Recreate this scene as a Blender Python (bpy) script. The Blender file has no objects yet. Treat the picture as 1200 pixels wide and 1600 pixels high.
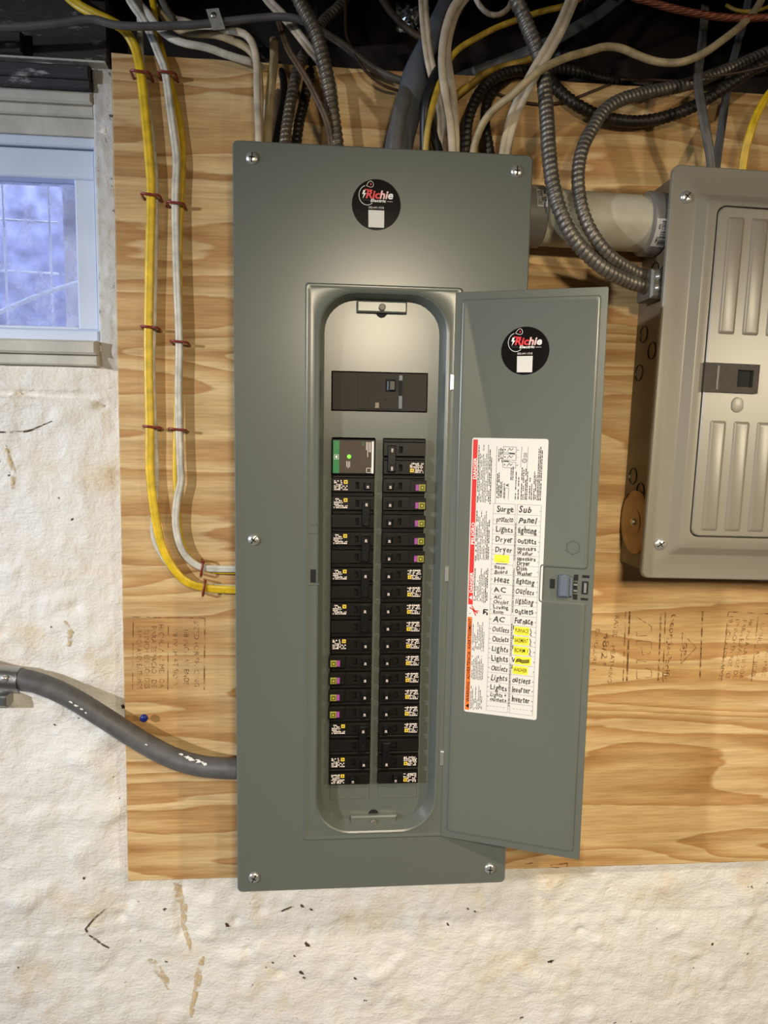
import bpy, math, random
import numpy as np
from mathutils import noise as mnoise, Vector
R = random.Random(7)
C = bpy.context.scene.collection

# ------------------------------------------------------------------ camera
scene = bpy.context.scene
CAMLOC = np.array([0.11877335, -1.03034543, 1.59378185])
YAW, PITCH, ROLL, FPX = -0.08428549, -0.11219539, -0.01731626, 1090.0
def rotm(a, b, c):
    Rz = np.array([[math.cos(a), -math.sin(a), 0], [math.sin(a), math.cos(a), 0], [0, 0, 1]])
    Rx = np.array([[1, 0, 0], [0, math.cos(b), -math.sin(b)], [0, math.sin(b), math.cos(b)]])
    Ry = np.array([[math.cos(c), 0, math.sin(c)], [0, 1, 0], [-math.sin(c), 0, math.cos(c)]])
    return Rz @ Rx @ Ry
RM = rotm(YAW, PITCH, ROLL)          # columns: right, forward, up
cd = bpy.data.cameras.new('camera'); cam = bpy.data.objects.new('camera', cd); C.objects.link(cam)
from mathutils import Matrix
m = Matrix(((RM[0, 0], RM[0, 2], -RM[0, 1], CAMLOC[0]), (RM[1, 0], RM[1, 2], -RM[1, 1], CAMLOC[1]),
            (RM[2, 0], RM[2, 2], -RM[2, 1], CAMLOC[2]), (0, 0, 0, 1)))
cam.matrix_world = m
cd.sensor_fit = 'VERTICAL'; cd.sensor_height = 36.0; cd.sensor_width = 27.0
cd.lens = FPX / 1600 * 36.0; cd.clip_start = 0.02
scene.camera = cam
def at(u, v, y):
    """world point seen at photo pixel (u, v) on the plane at depth y"""
    d = RM @ np.array([(u - 600) / FPX, 1.0, -(v - 800) / FPX])
    return CAMLOC + d * ((y - CAMLOC[1]) / d[1])

# ------------------------------------------------------------------ light
scene.view_settings.view_transform = 'Standard'
scene.view_settings.look = 'None'
scene.view_settings.gamma = 1.0
scene.view_settings.use_curve_mapping = False
scene.view_settings.exposure = -0.48
w = bpy.data.worlds.new('sky'); scene.world = w; w.use_nodes = True
bg = w.node_tree.nodes['Background']; bg.inputs[0].default_value = (0.58, 0.70, 1.0, 1); bg.inputs[1].default_value = 12.0
def lamp(name, loc, power, color, radius, aim=None, angle=120, blend=1.0):
    l = bpy.data.lights.new(name, 'SPOT' if aim else 'POINT'); l.energy = power; l.color = color; l.shadow_soft_size = radius
    o = bpy.data.objects.new(name, l); C.objects.link(o); o.location = loc
    if aim:                               # a bulb in a reflector shade
        l.spot_size = math.radians(angle); l.spot_blend = blend
        o.rotation_euler = (Vector(aim) - Vector(loc)).to_track_quat('-Z', 'Y').to_euler()
    return o
lamp('bulb_left', (-1.95, -1.65, 1.98), 262, (0.95, 0.97, 1.0), 0.04, (0.05, 0, 0.72), 78)
lamp('bulb_behind', (0.30, -1.65, 1.97), 78, (1.0, 0.86, 0.62), 0.07, (0.34, 0, 1.05), 84)
lamp('bulb_ceiling', (0.46, -1.15, 2.33), 74, (1.0, 0.88, 0.70), 0.05, (0.70, -0.05, 0.20), 76)
lamp('bulb_right', (1.86, -2.0, 1.89), 150, (1.0, 0.86, 0.63), 0.06, (0.95, 0, 1.12), 66)
# added fill light: cool area lamp at the left wall, no window known there
dl = bpy.data.lights.new('cool_fill', 'AREA'); dl.shape = 'RECTANGLE'; dl.size = 0.42; dl.size_y = 0.75; dl.energy = 24; dl.color = (0.55, 0.72, 1.0)
do = bpy.data.objects.new('cool_fill', dl); C.objects.link(do); do.location = (-2.19, -0.95, 1.85); do.rotation_euler = (0, math.radians(-90), 0)

# ------------------------------------------------------------------ materials
def lin(r, g, b):
    f = lambda c: (c / 255 / 12.92) if c / 255 <= 0.04045 else ((c / 255 + 0.055) / 1.055) ** 2.4
    return (f(r), f(g), f(b), 1)
MATS = {}
def mat(name, col, rough=0.5, metal=0.0, bump=0.0, bscale=200.0, var=0.0, vscale=20.0, emit=None, spec=0.5, stretch=(1, 1, 1), coat=0.0, dirt=None):
    mt = bpy.data.materials.new(name); mt.use_nodes = True; nt = mt.node_tree
    b = nt.nodes['Principled BSDF']
    c = col if len(col) == 4 else (*col, 1)
    b.inputs['Base Color'].default_value = c
    b.inputs['Roughness'].default_value = rough; b.inputs['Metallic'].default_value = metal
    b.inputs['Specular IOR Level'].default_value = spec
    b.inputs['Coat Weight'].default_value = coat
    tc = nt.nodes.new('ShaderNodeTexCoord'); mp = nt.nodes.new('ShaderNodeMapping')
    mp.inputs['Scale'].default_value = stretch
    nt.links.new(tc.outputs['Object'], mp.inputs['Vector'])
    if var > 0:
        n = nt.nodes.new('ShaderNodeTexNoise'); n.inputs['Scale'].default_value = vscale; n.inputs['Detail'].default_value = 5
        nt.links.new(mp.outputs[0], n.inputs['Vector'])
        r = nt.nodes.new('ShaderNodeValToRGB'); r.color_ramp.elements[0].position = 0.3; r.color_ramp.elements[1].position = 0.7
        d = dirt if dirt else tuple(x * (1 - var) for x in c[:3]) + (1,)
        r.color_ramp.elements[0].color = d
        r.color_ramp.elements[1].color = tuple(min(1, x * (1 + 0.3 * var)) for x in c[:3]) + (1,)
        nt.links.new(n.outputs['Fac'], r.inputs[0]); nt.links.new(r.outputs[0], b.inputs['Base Color'])
    if bump > 0:
        n2 = nt.nodes.new('ShaderNodeTexNoise'); n2.inputs['Scale'].default_value = bscale; n2.inputs['Detail'].default_value = 4
        nt.links.new(mp.outputs[0], n2.inputs['Vector'])
        bp = nt.nodes.new('ShaderNodeBump'); bp.inputs['Strength'].default_value = bump; bp.inputs['Distance'].default_value = 0.002
        nt.links.new(n2.outputs['Fac'], bp.inputs['Height']); nt.links.new(bp.outputs[0], b.inputs['Normal'])
    if emit:
        b.inputs['Emission Color'].default_value = (*emit[:3], 1); b.inputs['Emission Strength'].default_value = emit[3]
    MATS[name] = mt
    return mt
M = MATS
mat('panel_grey', lin(94, 98, 91), 0.295, bump=0.015, bscale=900, spec=0.62)
mat('taupe', lin(127, 121, 108), 0.34, bump=0.02, bscale=500, spec=0.6)
mat('taupe_dark', lin(118, 106, 88), 0.45, var=0.15, vscale=30)
mat('black', (0.006, 0.006, 0.006), 0.34, spec=0.35)
mat('black_breaker', (0.009, 0.0075, 0.006), 0.36, spec=0.3, bump=0.05, bscale=700)
mat('black_face', (0.018, 0.014, 0.011), 0.5, spec=0.25, bump=0.08, bscale=900)
mat('dark_inside', (0.004, 0.004, 0.004), 0.8)
mat('surge_face', lin(74, 63, 54), 0.5, spec=0.25)
mat('green', lin(32, 120, 62), 0.4)
mat('led', (0.1, 0.8, 0.05), 0.4, emit=(0.25, 1.0, 0.04, 1.6))
mat('white_ink', (0.80, 0.79, 0.75), 0.5)
mat('print_white', lin(240, 226, 216), 0.5)
mat('print_yellow', lin(215, 185, 60), 0.5)
mat('button_green', lin(150, 148, 60), 0.45)
mat('button_olive', lin(90, 88, 22), 0.45)
mat('purple', lin(150, 70, 145), 0.45)
mat('slate', lin(92, 100, 112), 0.4)
mat('button_tan', lin(120, 105, 88), 0.4)
mat('bright_metal', (0.62, 0.61, 0.58), 0.28, 0.75, bump=0.1, bscale=400)
mat('dull_metal', (0.42, 0.41, 0.39), 0.38, 1.0, bump=0.15, bscale=300)
mat('screw_grey', lin(110, 106, 96), 0.5, 0.3)
mat('latch_glare', lin(62, 54, 46), 0.5, bump=0.5, bscale=700, var=0.35, vscale=300)  # glare on the black plastic is put into this lighter speckled colour
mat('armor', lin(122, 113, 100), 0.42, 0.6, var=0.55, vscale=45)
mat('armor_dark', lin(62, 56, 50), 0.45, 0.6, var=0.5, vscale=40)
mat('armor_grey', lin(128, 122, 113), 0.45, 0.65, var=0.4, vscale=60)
mat('label_white', lin(212, 209, 204), 0.5, spec=0.3)
mat('red', lin(206, 44, 40), 0.45)
mat('orange', lin(226, 112, 42), 0.45)
mat('yellow_tape', lin(250, 232, 60), 0.5)
mat('ink', (0.006, 0.006, 0.006), 0.5)
mat('ink_grey', (0.06, 0.06, 0.06), 0.5)
mat('sticker_black', (0.006, 0.005, 0.005), 0.16)
mat('logo_red', lin(226, 60, 70), 0.3)
mat('logo_pink', lin(240, 190, 185), 0.3)
mat('yellow_cable', lin(226, 186, 34), 0.38, var=0.35, vscale=60, bump=0.1, bscale=250)
mat('yellow_mid', lin(196, 160, 52), 0.42, var=0.45, vscale=50)
mat('strap_metal', lin(186, 182, 172), 0.35, 0.4, var=0.3, vscale=200)
mat('yellow_dull', lin(176, 140, 48), 0.45, var=0.4, vscale=50)
mat('white_cable', lin(205, 198, 182), 0.45, var=0.35, vscale=70, bump=0.1, bscale=250)
mat('tan_cable', lin(178, 158, 120), 0.5, var=0.4, vscale=60, bump=0.15, bscale=250)
mat('old_white_cable', lin(196, 180, 156), 0.5, var=0.45, vscale=40, bump=0.15, bscale=250)
mat('brown_cable', lin(92, 72, 50), 0.6, var=0.5, vscale=60, bump=0.3, bscale=400)
mat('grey_cable', lin(92, 90, 88), 0.48, var=0.3, vscale=60, bump=0.1, bscale=250)
mat('slate_cable', lin(90, 93, 99), 0.5, var=0.3, vscale=30)
mat('black_cable', lin(26, 26, 29), 0.42, var=0.3, vscale=40)
mat('thin_brown', lin(70, 48, 36), 0.5)
mat('copper', lin(150, 88, 64), 0.45, 0.6, var=0.4, vscale=80)
mat('staple_red', lin(128, 42, 34), 0.35, coat=0.3)
mat('pvc', lin(186, 183, 170), 0.42, var=0.22, vscale=14, dirt=lin(148, 140, 112))
mat('pvc_grey', lin(122, 119, 113), 0.42)
mat('vinyl', lin(206, 216, 236), 0.4, var=0.08, vscale=12)  # cool window light is put into the white vinyl as a blue tint
mat('header_white', lin(196, 192, 180), 0.6, bump=0.3, bscale=90, var=0.25, vscale=18)
mat('dark_wood', lin(44, 34, 27), 0.75, bump=0.6, bscale=60, var=0.6, vscale=16, stretch=(1, 1, 3))  # dark timber, with the shade of the recess included in its colour
mat('dark_paint', lin(40, 39, 40), 0.6, bump=0.6, bscale=80, var=0.7, vscale=25, stretch=(0.5, 1, 2))
mat('joist_wood', lin(52, 39, 30), 0.8, bump=0.5, bscale=50, var=0.6, vscale=12)  # dark wood; the joist space's shade is put into its colour too
mat('blue_plastic', lin(24, 36, 110), 0.35)
mat('rust', lin(90, 52, 30), 0.7, var=0.5, vscale=60)
mat('disc_tan', lin(176, 142, 92), 0.45, 0.35, var=0.2, vscale=30)
mat('foil', (0.8, 0.8, 0.8), 0.2, 1.0)
mat('floor_concrete', lin(150, 145, 138), 0.8, var=0.3, vscale=3, bump=0.2, bscale=30)
mat('room_wall', lin(205, 195, 178), 0.85, bump=0.3, bscale=25)
mat('out_wall', lin(165, 166, 190), 0.9, var=0.6, vscale=26, bump=0.5, bscale=60)
mat('out_white', lin(235, 228, 232), 0.8, var=0.15, vscale=30)
mat('bar_white', lin(240, 240, 245), 0.5)

mat('dirt', lin(78, 58, 42), 0.9, var=0.5, vscale=200)
def nodes_of(name):
    mt = bpy.data.materials.new(name); mt.use_nodes = True; M[name] = mt
    nt = mt.node_tree
    return nt, nt.nodes, nt.links, nt.nodes['Principled BSDF']
def ramp(N, stops):
    r = N.new('ShaderNodeValToRGB'); e = r.color_ramp.elements
    e[0].position, e[0].color = stops[0]; e[1].position, e[1].color = stops[-1]
    for p, c in stops[1:-1]:
        x = e.new(p); x.color = c
    return r
def make_ply():
    nt, N, L, b = nodes_of('plywood')
    tc = N.new('ShaderNodeTexCoord')
    mp = N.new('ShaderNodeMapping'); mp.inputs['Scale'].default_value = (0.72, 1, 5.8); mp.inputs['Location'].default_value = (3.1, 0, 1.7)
    L.new(tc.outputs['Object'], mp.inputs[0])
    n = N.new('ShaderNodeTexNoise'); n.inputs['Scale'].default_value = 1.5; n.inputs['Detail'].default_value = 2.5; n.inputs['Roughness'].default_value = 0.42; n.inputs['Distortion'].default_value = 0.25
    L.new(mp.outputs[0], n.inputs['Vector'])
    # peeled growth rings: saw-tooth contour lines of a smooth field
    mul = N.new('ShaderNodeMath'); mul.operation = 'MULTIPLY'; mul.inputs[1].default_value = 12.0
    L.new(n.outputs['Fac'], mul.inputs[0])
    n4 = N.new('ShaderNodeTexNoise'); n4.inputs['Scale'].default_value = 60; n4.inputs['Detail'].default_value = 3
    mp4 = N.new('ShaderNodeMapping'); mp4.inputs['Scale'].default_value = (0.25, 1, 1.0); L.new(tc.outputs['Object'], mp4.inputs[0]); L.new(mp4.outputs[0], n4.inputs['Vector'])
    ad = N.new('ShaderNodeMath'); ad.operation = 'MULTIPLY_ADD'; ad.inputs[1].default_value = 0.30
    L.new(n4.outputs['Fac'], ad.inputs[0]); L.new(mul.outputs[0], ad.inputs[2])
    fr = N.new('ShaderNodeMath'); fr.operation = 'FRACT'; L.new(ad.outputs[0], fr.inputs[0])
    lightc, midc, dark = lin(222, 194, 146), lin(208, 172, 120), lin(186, 143, 92)
    r = ramp(N, [(0.0, dark), (0.06, lightc), (0.40, lin(216, 185, 134)), (0.62, midc), (0.90, lin(192, 151, 99)), (1.0, dark)])
    L.new(fr.outputs[0], r.inputs[0])
    # fine pores
    mp2 = N.new('ShaderNodeMapping'); mp2.inputs['Scale'].default_value = (22, 1, 330); L.new(tc.outputs['Object'], mp2.inputs[0])
    n2 = N.new('ShaderNodeTexNoise'); n2.inputs['Scale'].default_value = 1.0; n2.inputs['Detail'].default_value = 4; L.new(mp2.outputs[0], n2.inputs['Vector'])
    r2 = ramp(N, [(0.30, (0.80, 0.76, 0.70, 1)), (0.62, (1.04, 1.03, 1.02, 1))]); L.new(n2.outputs['Fac'], r2.inputs[0])
    mx = N.new('ShaderNodeMix'); mx.data_type = 'RGBA'; mx.blend_type = 'MULTIPLY'; mx.inputs[0].default_value = 0.9
    L.new(r.outputs[0], mx.inputs[6]); L.new(r2.outputs[0], mx.inputs[7])
    mp5 = N.new('ShaderNodeMapping'); mp5.inputs['Scale'].default_value = (2.2, 1, 62); mp5.inputs['Rotation'].default_value = (0, math.radians(2), 0); L.new(tc.outputs['Object'], mp5.inputs[0])
    n5 = N.new('ShaderNodeTexNoise'); n5.inputs['Scale'].default_value = 1.0; n5.inputs['Detail'].default_value = 3; n5.inputs['Distortion'].default_value = 0.7; L.new(mp5.outputs[0], n5.inputs['Vector'])
    r5 = ramp(N, [(0.36, (0.83, 0.79, 0.75, 1)), (0.60, (1.05, 1.05, 1.05, 1))]); L.new(n5.outputs['Fac'], r5.inputs[0])
    mx5 = N.new('ShaderNodeMix'); mx5.data_type = 'RGBA'; mx5.blend_type = 'MULTIPLY'; mx5.inputs[0].default_value = 1.0
    L.new(mx.outputs[2], mx5.inputs[6]); L.new(r5.outputs[0], mx5.inputs[7]); mx = mx5
    # broad tone drift
    n3 = N.new('ShaderNodeTexNoise'); n3.inputs['Scale'].default_value = 2.2; n3.inputs['Detail'].default_value = 2; L.new(tc.outputs['Object'], n3.inputs['Vector'])
    r3 = ramp(N, [(0.3, (0.84, 0.80, 0.74, 1)), (0.7, (1.0, 1.0, 1.0, 1))]); L.new(n3.outputs['Fac'], r3.inputs[0])
    mx2 = N.new('ShaderNodeMix'); mx2.data_type = 'RGBA'; mx2.blend_type = 'MULTIPLY'; mx2.inputs[0].default_value = 1.0
    L.new(mx.outputs[2], mx2.inputs[6]); L.new(r3.outputs[0], mx2.inputs[7])
    L.new(mx2.outputs[2], b.inputs['Base Color'])
    b.inputs['Roughness'].default_value = 0.55; b.inputs['Specular IOR Level'].default_value = 0.3
    bp = N.new('ShaderNodeBump'); bp.inputs['Strength'].default_value = 0.25; bp.inputs['Distance'].default_value = 0.001
    L.new(n2.outputs['Fac'], bp.inputs['Height']); L.new(bp.outputs[0], b.inputs['Normal'])
make_ply()
def make_plaster():
    nt, N, L, b = nodes_of('plaster')
    tc = N.new('ShaderNodeTexCoord')
    n = N.new('ShaderNodeTexNoise'); n.inputs['Scale'].default_value = 9; n.inputs['Detail'].default_value = 6; n.inputs['Roughness'].default_value = 0.62; L.new(tc.outputs['Object'], n.inputs['Vector'])
    r = ramp(N, [(0.27, lin(192, 166, 126)), (0.35, lin(220, 208, 188)), (0.45, lin(226, 221, 213)), (0.75, lin(231, 228, 222))]); L.new(n.outputs['Fac'], r.inputs[0])
    v = N.new('ShaderNodeTexNoise'); v.inputs['Scale'].default_value = 58; v.inputs['Detail'].default_value = 3; L.new(tc.outputs['Object'], v.inputs['Vector'])
    rv = ramp(N, [(0.245, lin(70, 55, 42)), (0.285, (1, 1, 1, 1))]); L.new(v.outputs['Fac'], rv.inputs[0])
    mx = N.new('ShaderNodeMix'); mx.data_type = 'RGBA'; mx.blend_type = 'MULTIPLY'; mx.inputs[0].default_value = 1.0
    L.new(r.outputs[0], mx.inputs[6]); L.new(rv.outputs[0], mx.inputs[7]); L.new(mx.outputs[2], b.inputs['Base Color'])
    b.inputs['Roughness'].default_value = 0.62
    # faint diagonal brush marks, grit and small lumps
    mp = N.new('ShaderNodeMapping'); mp.inputs['Rotation'].default_value = (0, math.radians(32), 0); mp.inputs['Scale'].default_value = (40, 1, 190); L.new(tc.outputs['Object'], mp.inputs[0])
    n1 = N.new('ShaderNodeTexNoise'); n1.inputs['Scale'].default_value = 1; n1.inputs['Detail'].default_value = 2; n1.inputs['Distortion'].default_value = 1.2; L.new(mp.outputs[0], n1.inputs['Vector'])
    n2 = N.new('ShaderNodeTexNoise'); n2.inputs['Scale'].default_value = 190; n2.inputs['Detail'].default_value = 5; n2.inputs['Roughness'].default_value = 0.6; L.new(tc.outputs['Object'], n2.inputs['Vector'])
    n3 = N.new('ShaderNodeTexNoise'); n3.inputs['Scale'].default_value = 62; n3.inputs['Detail'].default_value = 3; n3.inputs['Distortion'].default_value = 0.8; L.new(tc.outputs['Object'], n3.inputs['Vector'])
    r3 = ramp(N, [(0.42, (0, 0, 0, 1)), (0.72, (1, 1, 1, 1))]); L.new(n3.outputs['Fac'], r3.inputs[0])
    ad = N.new('ShaderNodeMath'); ad.operation = 'MULTIPLY_ADD'; ad.inputs[1].default_value = 0.55; L.new(n1.outputs['Fac'], ad.inputs[0]); L.new(n2.outputs['Fac'], ad.inputs[2])
    ad2 = N.new('ShaderNodeMath'); ad2.operation = 'MULTIPLY_ADD'; ad2.inputs[1].default_value = 0.30; L.new(r3.outputs[0], ad2.inputs[0]); L.new(ad.outputs[0], ad2.inputs[2])
    bp = N.new('ShaderNodeBump'); bp.inputs['Strength'].default_value = 0.62; bp.inputs['Distance'].default_value = 0.0027
    L.new(ad2.outputs[0], bp.inputs['Height']); L.new(bp.outputs[0], b.inputs['Normal'])
make_plaster()
def make_sooty(name, dark, mid, pale, p, sc, st, bump):
    nt, N, L, b = nodes_of(name)
    tc = N.new('ShaderNodeTexCoord'); mp = N.new('ShaderNodeMapping'); mp.inputs['Scale'].default_value = st; L.new(tc.outputs['Object'], mp.inputs[0])
    n = N.new('ShaderNodeTexNoise'); n.inputs['Scale'].default_value = sc; n.inputs['Detail'].default_value = 8; n.inputs['Roughness'].default_value = 0.68; L.new(mp.outputs[0], n.inputs['Vector'])
    r = ramp(N, [(p[0], dark), (p[1], mid), (p[2], mid), (p[3], pale)]); L.new(n.outputs['Fac'], r.inputs[0]); L.new(r.outputs[0], b.inputs['Base Color'])
    b.inputs['Roughness'].default_value = 0.65
    bp = N.new('ShaderNodeBump'); bp.inputs['Strength'].default_value = bump; bp.inputs['Distance'].default_value = 0.003
    L.new(n.outputs['Fac'], bp.inputs['Height']); L.new(bp.outputs[0], b.inputs['Normal'])
make_sooty('sooty', (0.006, 0.005, 0.004, 1), lin(40, 32, 27), lin(150, 148, 148), (0.30, 0.45, 0.58, 0.68), 24, (0.6, 1, 1.6), 0.7)
make_sooty('sooty_paint', (0.010, 0.010, 0.011, 1), lin(46, 45, 47), lin(170, 168, 165), (0.30, 0.45, 0.56, 0.66), 30, (0.5, 1, 1.8), 0.7)
make_sooty('jamb_paint', (0.02, 0.02, 0.02, 1), lin(196, 194, 190), lin(212, 211, 209), (0.33, 0.40, 0.5, 0.7), 70, (1, 1, 0.8), 0.8)
def make_glass():
    nt, N, L, b = nodes_of('glass')
    N.remove(b); out = N['Material Output']
    t = N.new('ShaderNodeBsdfTransparent'); t.inputs[0].default_value = (0.92, 0.94, 1, 1)
    g = N.new('ShaderNodeBsdfGlossy'); g.inputs['Roughness'].default_value = 0.08
    d = N.new('ShaderNodeBsdfTranslucent'); d.inputs[0].default_value = (0.8, 0.82, 0.9, 1)
    tc = N.new('ShaderNodeTexCoord'); n = N.new('ShaderNodeTexNoise'); n.inputs['Scale'].default_value = 30; n.inputs['Detail'].default_value = 6; n.inputs['Roughness'].default_value = 0.7
    L.new(tc.outputs['Object'], n.inputs['Vector'])
    r = ramp(N, [(0.48, (0.05, 0.05, 0.05, 1)), (0.75, (0.7, 0.7, 0.7, 1))]); L.new(n.outputs['Fac'], r.inputs[0])
    m1 = N.new('ShaderNodeMixShader'); L.new(r.outputs[0], m1.inputs[0]); L.new(t.outputs[0], m1.inputs[1]); L.new(d.outputs[0], m1.inputs[2])
    m2 = N.new('ShaderNodeMixShader'); m2.inputs[0].default_value = 0.05; L.new(m1.outputs[0], m2.inputs[1]); L.new(g.outputs[0], m2.inputs[2])
    L.new(m2.outputs[0], out.inputs[0])
make_glass()
def make_stamp(name, col, lo, hi):
    nt, N, L, b = nodes_of(name)
    b.inputs['Base Color'].default_value = col; b.inputs['Roughness'].default_value = 0.7
    out = N['Material Output']; t = N.new('ShaderNodeBsdfTransparent')
    tc = N.new('ShaderNodeTexCoord'); n = N.new('ShaderNodeTexNoise'); n.inputs['Scale'].default_value = 120; n.inputs['Detail'].default_value = 3
    L.new(tc.outputs['Object'], n.inputs['Vector'])
    r = ramp(N, [(lo, (0, 0, 0, 1)), (hi, (1, 1, 1, 1))]); L.new(n.outputs['Fac'], r.inputs[0])
    mx = N.new('ShaderNodeMixShader'); L.new(r.outputs[0], mx.inputs[0]); L.new(t.outputs[0], mx.inputs[1]); L.new(b.outputs[0], mx.inputs[2]); L.new(mx.outputs[0], out.inputs[0])
make_stamp('stamp_ink', lin(112, 72, 36), 0.40, 0.66)
make_stamp('bare_tan', lin(204, 180, 142), 0.36, 0.60)
make_stamp('crack_dirt', lin(84, 64, 48), 0.38, 0.52)

# ------------------------------------------------------------------ mesh helpers
ORIGIN = {}
TEXTS = {}
def text_geo(s, bold=0.0, shear=0.0):
    k = (s, bold, shear)
    if k not in TEXTS:
        c = bpy.data.curves.new('lettering', 'FONT'); c.body = s; c.size = 1.0; c.resolution_u = 2; c.offset = bold; c.shear = shear
        o = bpy.data.objects.new('lettering', c)
        me = bpy.data.meshes.new_from_object(o)
        vs = np.array([v.co[:2] for v in me.vertices]) if len(me.vertices) else np.zeros((0, 2))
        fs = [tuple(p.vertices) for p in me.polygons]
        bpy.data.objects.remove(o); bpy.data.curves.remove(c); bpy.data.meshes.remove(me)
        TEXTS[k] = (vs, fs)
    return TEXTS[k]

class MB:
    def __init__(s): s.v = []; s.f = []; s.m = []; s.mats = []
    def mi(s, name):
        if name not in s.mats: s.mats.append(name)
        return s.mats.index(name)
    def add(s, vs, fs, mname, T=None):
        i = len(s.v); k = s.mi(mname)
        for p in vs:
            s.v.append(tuple(float(q) for q in (T(*p) if T else p)))
        for f in fs: s.f.append(tuple(i + q for q in f)); s.m.append(k)
    def box(s, x0, x1, y0, y1, z0, z1, mname, T=None, bev=0.0):
        if bev <= 0:
            vs = [(x, y, z) for x in (x0, x1) for y in (y0, y1) for z in (z0, z1)]
            s.add(vs, [(0, 1, 3, 2), (4, 6, 7, 5), (0, 4, 5, 1), (2, 3, 7, 6), (0, 2, 6, 4), (1, 5, 7, 3)], mname, T)
        else:   # front (y0) edges softened
            rings = [rect(x0, x1, z0, z1, y1), rect(x0, x1, z0, z1, y0 + bev), rect(x0 + bev, x1 - bev, z0 + bev, z1 - bev, y0)]
            s.loft(rings, mname, T, cap0=True, cap1=True)
    def loft(s, rings, mname, T=None, cap0=False, cap1=False, closed=True):
        n = len(rings[0]); vs = [p for r in rings for p in r]; fs = []
        for j in range(len(rings) - 1):
            for i in range(n if closed else n - 1):
                a, b = j * n + i, j * n + (i + 1) % n
                fs.append((a, b, b + n, a + n))
        if cap0: fs.append(tuple(range(n - 1, -1, -1)))
        if cap1: fs.append(tuple(range((len(rings) - 1) * n, len(rings) * n)))
        s.add(vs, fs, mname, T)
    def cyl(s, c, r, y0, y1, mname, n=20, T=None, bev=0.0, axis='y'):
        prof = [(r, y1), (r, y0 + bev), (r - bev, y0)] if bev else [(r, y1), (r, y0)]
        rings = []
        for rr, y in prof:
            ring = []
            for i in range(n):
                a = 2 * math.pi * i / n
                if axis == 'y': ring.append((c[0] + rr * math.cos(a), y, c[1] + rr * math.sin(a)))
                else: ring.append((y, c[0] + rr * math.cos(a), c[1] + rr * math.sin(a)))
            rings.append(ring)
        s.loft(rings, mname, T, cap0=True, cap1=True)
    def dome(s, c, r, y, h, mname, n=18, T=None):
        rings = []
        for a in (0, 0.3, 0.6, 0.85, 0.97):
            rr = r * math.sqrt(1 - a * a); rings.append([(c[0] + rr * math.cos(2 * math.pi * i / n), y - h * a, c[1] + rr * math.sin(2 * math.pi * i / n)) for i in range(n)])
        s.loft(rings, mname, T, cap1=True)
    def text(s, body, T, size, mname, bold=0.0, shear=0.0, width=None, jitter=0.0):
        """T maps (along, up) on the sheet to world; text starts at (0,0)"""
        if jitter > 0:
            x = 0.0; parts = []
            for ch in body:
                if ch == ' ': x += 0.35; continue
                vs, fs = text_geo(ch, bold, shear)
                if len(vs) == 0: x += 0.4; continue
                a = R.uniform(-1, 1) * jitter * 0.9; sc = 1 + R.uniform(-1, 1) * jitter
                mn, mxx = vs[:, 0].min(), vs[:, 0].max()
                q = (vs - [mn, 0]) * [1, sc]
                q = np.stack([q[:, 0] * math.cos(a) - q[:, 1] * math.sin(a) + x, q[:, 0] * math.sin(a) + q[:, 1] * math.cos(a) + R.uniform(-1, 1) * jitter * 0.35], 1)
                x += (mxx - mn) + 0.08; parts.append((q, fs))
        else:
            parts = [text_geo(body, bold, shear)]
        allx = np.concatenate([p[0] for p in parts if len(p[0])])[:, 0]
        k = size if width is None else None
        wx = (width / max(1e-6, allx.max())) if width else size
        for vs, fs in parts:
            s.add([(p[0] * wx, p[1] * size) for p in vs], fs, mname, T)
    def tube(s, pts, rw, rh, mname, n=10, wave=None, strands=0, spin=0.0, ridge=0.0, cap=True):
        pts = [np.array(p, float) for p in pts]
        t = [(pts[min(i + 1, len(pts) - 1)] - pts[max(i - 1, 0)]) for i in range(len(pts))]
        t = [x / (np.linalg.norm(x) + 1e-12) for x in t]
        view = np.array([0.05, 1.0, 0.25]); side = None; L = 0; rings = []
        for i, p in enumerate(pts):
            sd = np.cross(t[i], view); l = np.linalg.norm(sd)
            if side is None: side = sd / l
            else:
                tgt = sd / l if l > 0.25 else side - t[i] * np.dot(side, t[i])
                if np.dot(tgt, side) < 0 and l > 0.25: tgt = -tgt
                side = side * 0.6 + tgt * 0.4; side -= t[i] * np.dot(side, t[i]); side /= np.linalg.norm(side)
            up = np.cross(side, t[i])
            if i: L += np.linalg.norm(p - pts[i - 1])
            ring = []
            for k in range(n):
                a = 2 * math.pi * k / n; f = 1.0
                if wave: 
                    ph = (L / wave[0] + a / (2 * math.pi)) % 1.0
                    f = 1 + 0.03 * math.sin(2 * math.pi * ph) - wave[1] * math.exp(-((ph - 0.5) / 0.14) ** 2)
                if strands: f = 0.72 + 0.34 * abs(math.cos(strands / 2 * (a - L * spin))) ** 0.6
                ca, sa = math.cos(a), math.sin(a)
                if ridge: f *= 1 - ridge * (math.exp(-(ca * 3.2) ** 2)) * 1.0 
                ring.append(p + side * (rw * f * ca) + up * (rh * f * sa))
            rings.append(ring)
        s.loft(rings, mname, cap0=cap, cap1=cap)
    def build(s, name, parent=None, smooth=False, org=None):
        if parent is not None:
            o0 = ORIGIN[parent.name]
        elif org is not None: o0 = np.array(org, float)
        else:
            a = np.array(s.v); o0 = (a.min(0) + a.max(0)) / 2
        me = bpy.data.meshes.new(name)
        a = np.array(s.v) - o0
        me.from_pydata(a.tolist(), [], s.f)
        for n in s.mats: me.materials.append(M[n])
        me.polygons.foreach_set('material_index', s.m)
        if smooth: me.polygons.foreach_set('use_smooth', [True] * len(s.f))
        me.update()
        o = bpy.data.objects.new(name, me); C.objects.link(o)
        ORIGIN[o.name] = o0
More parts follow.
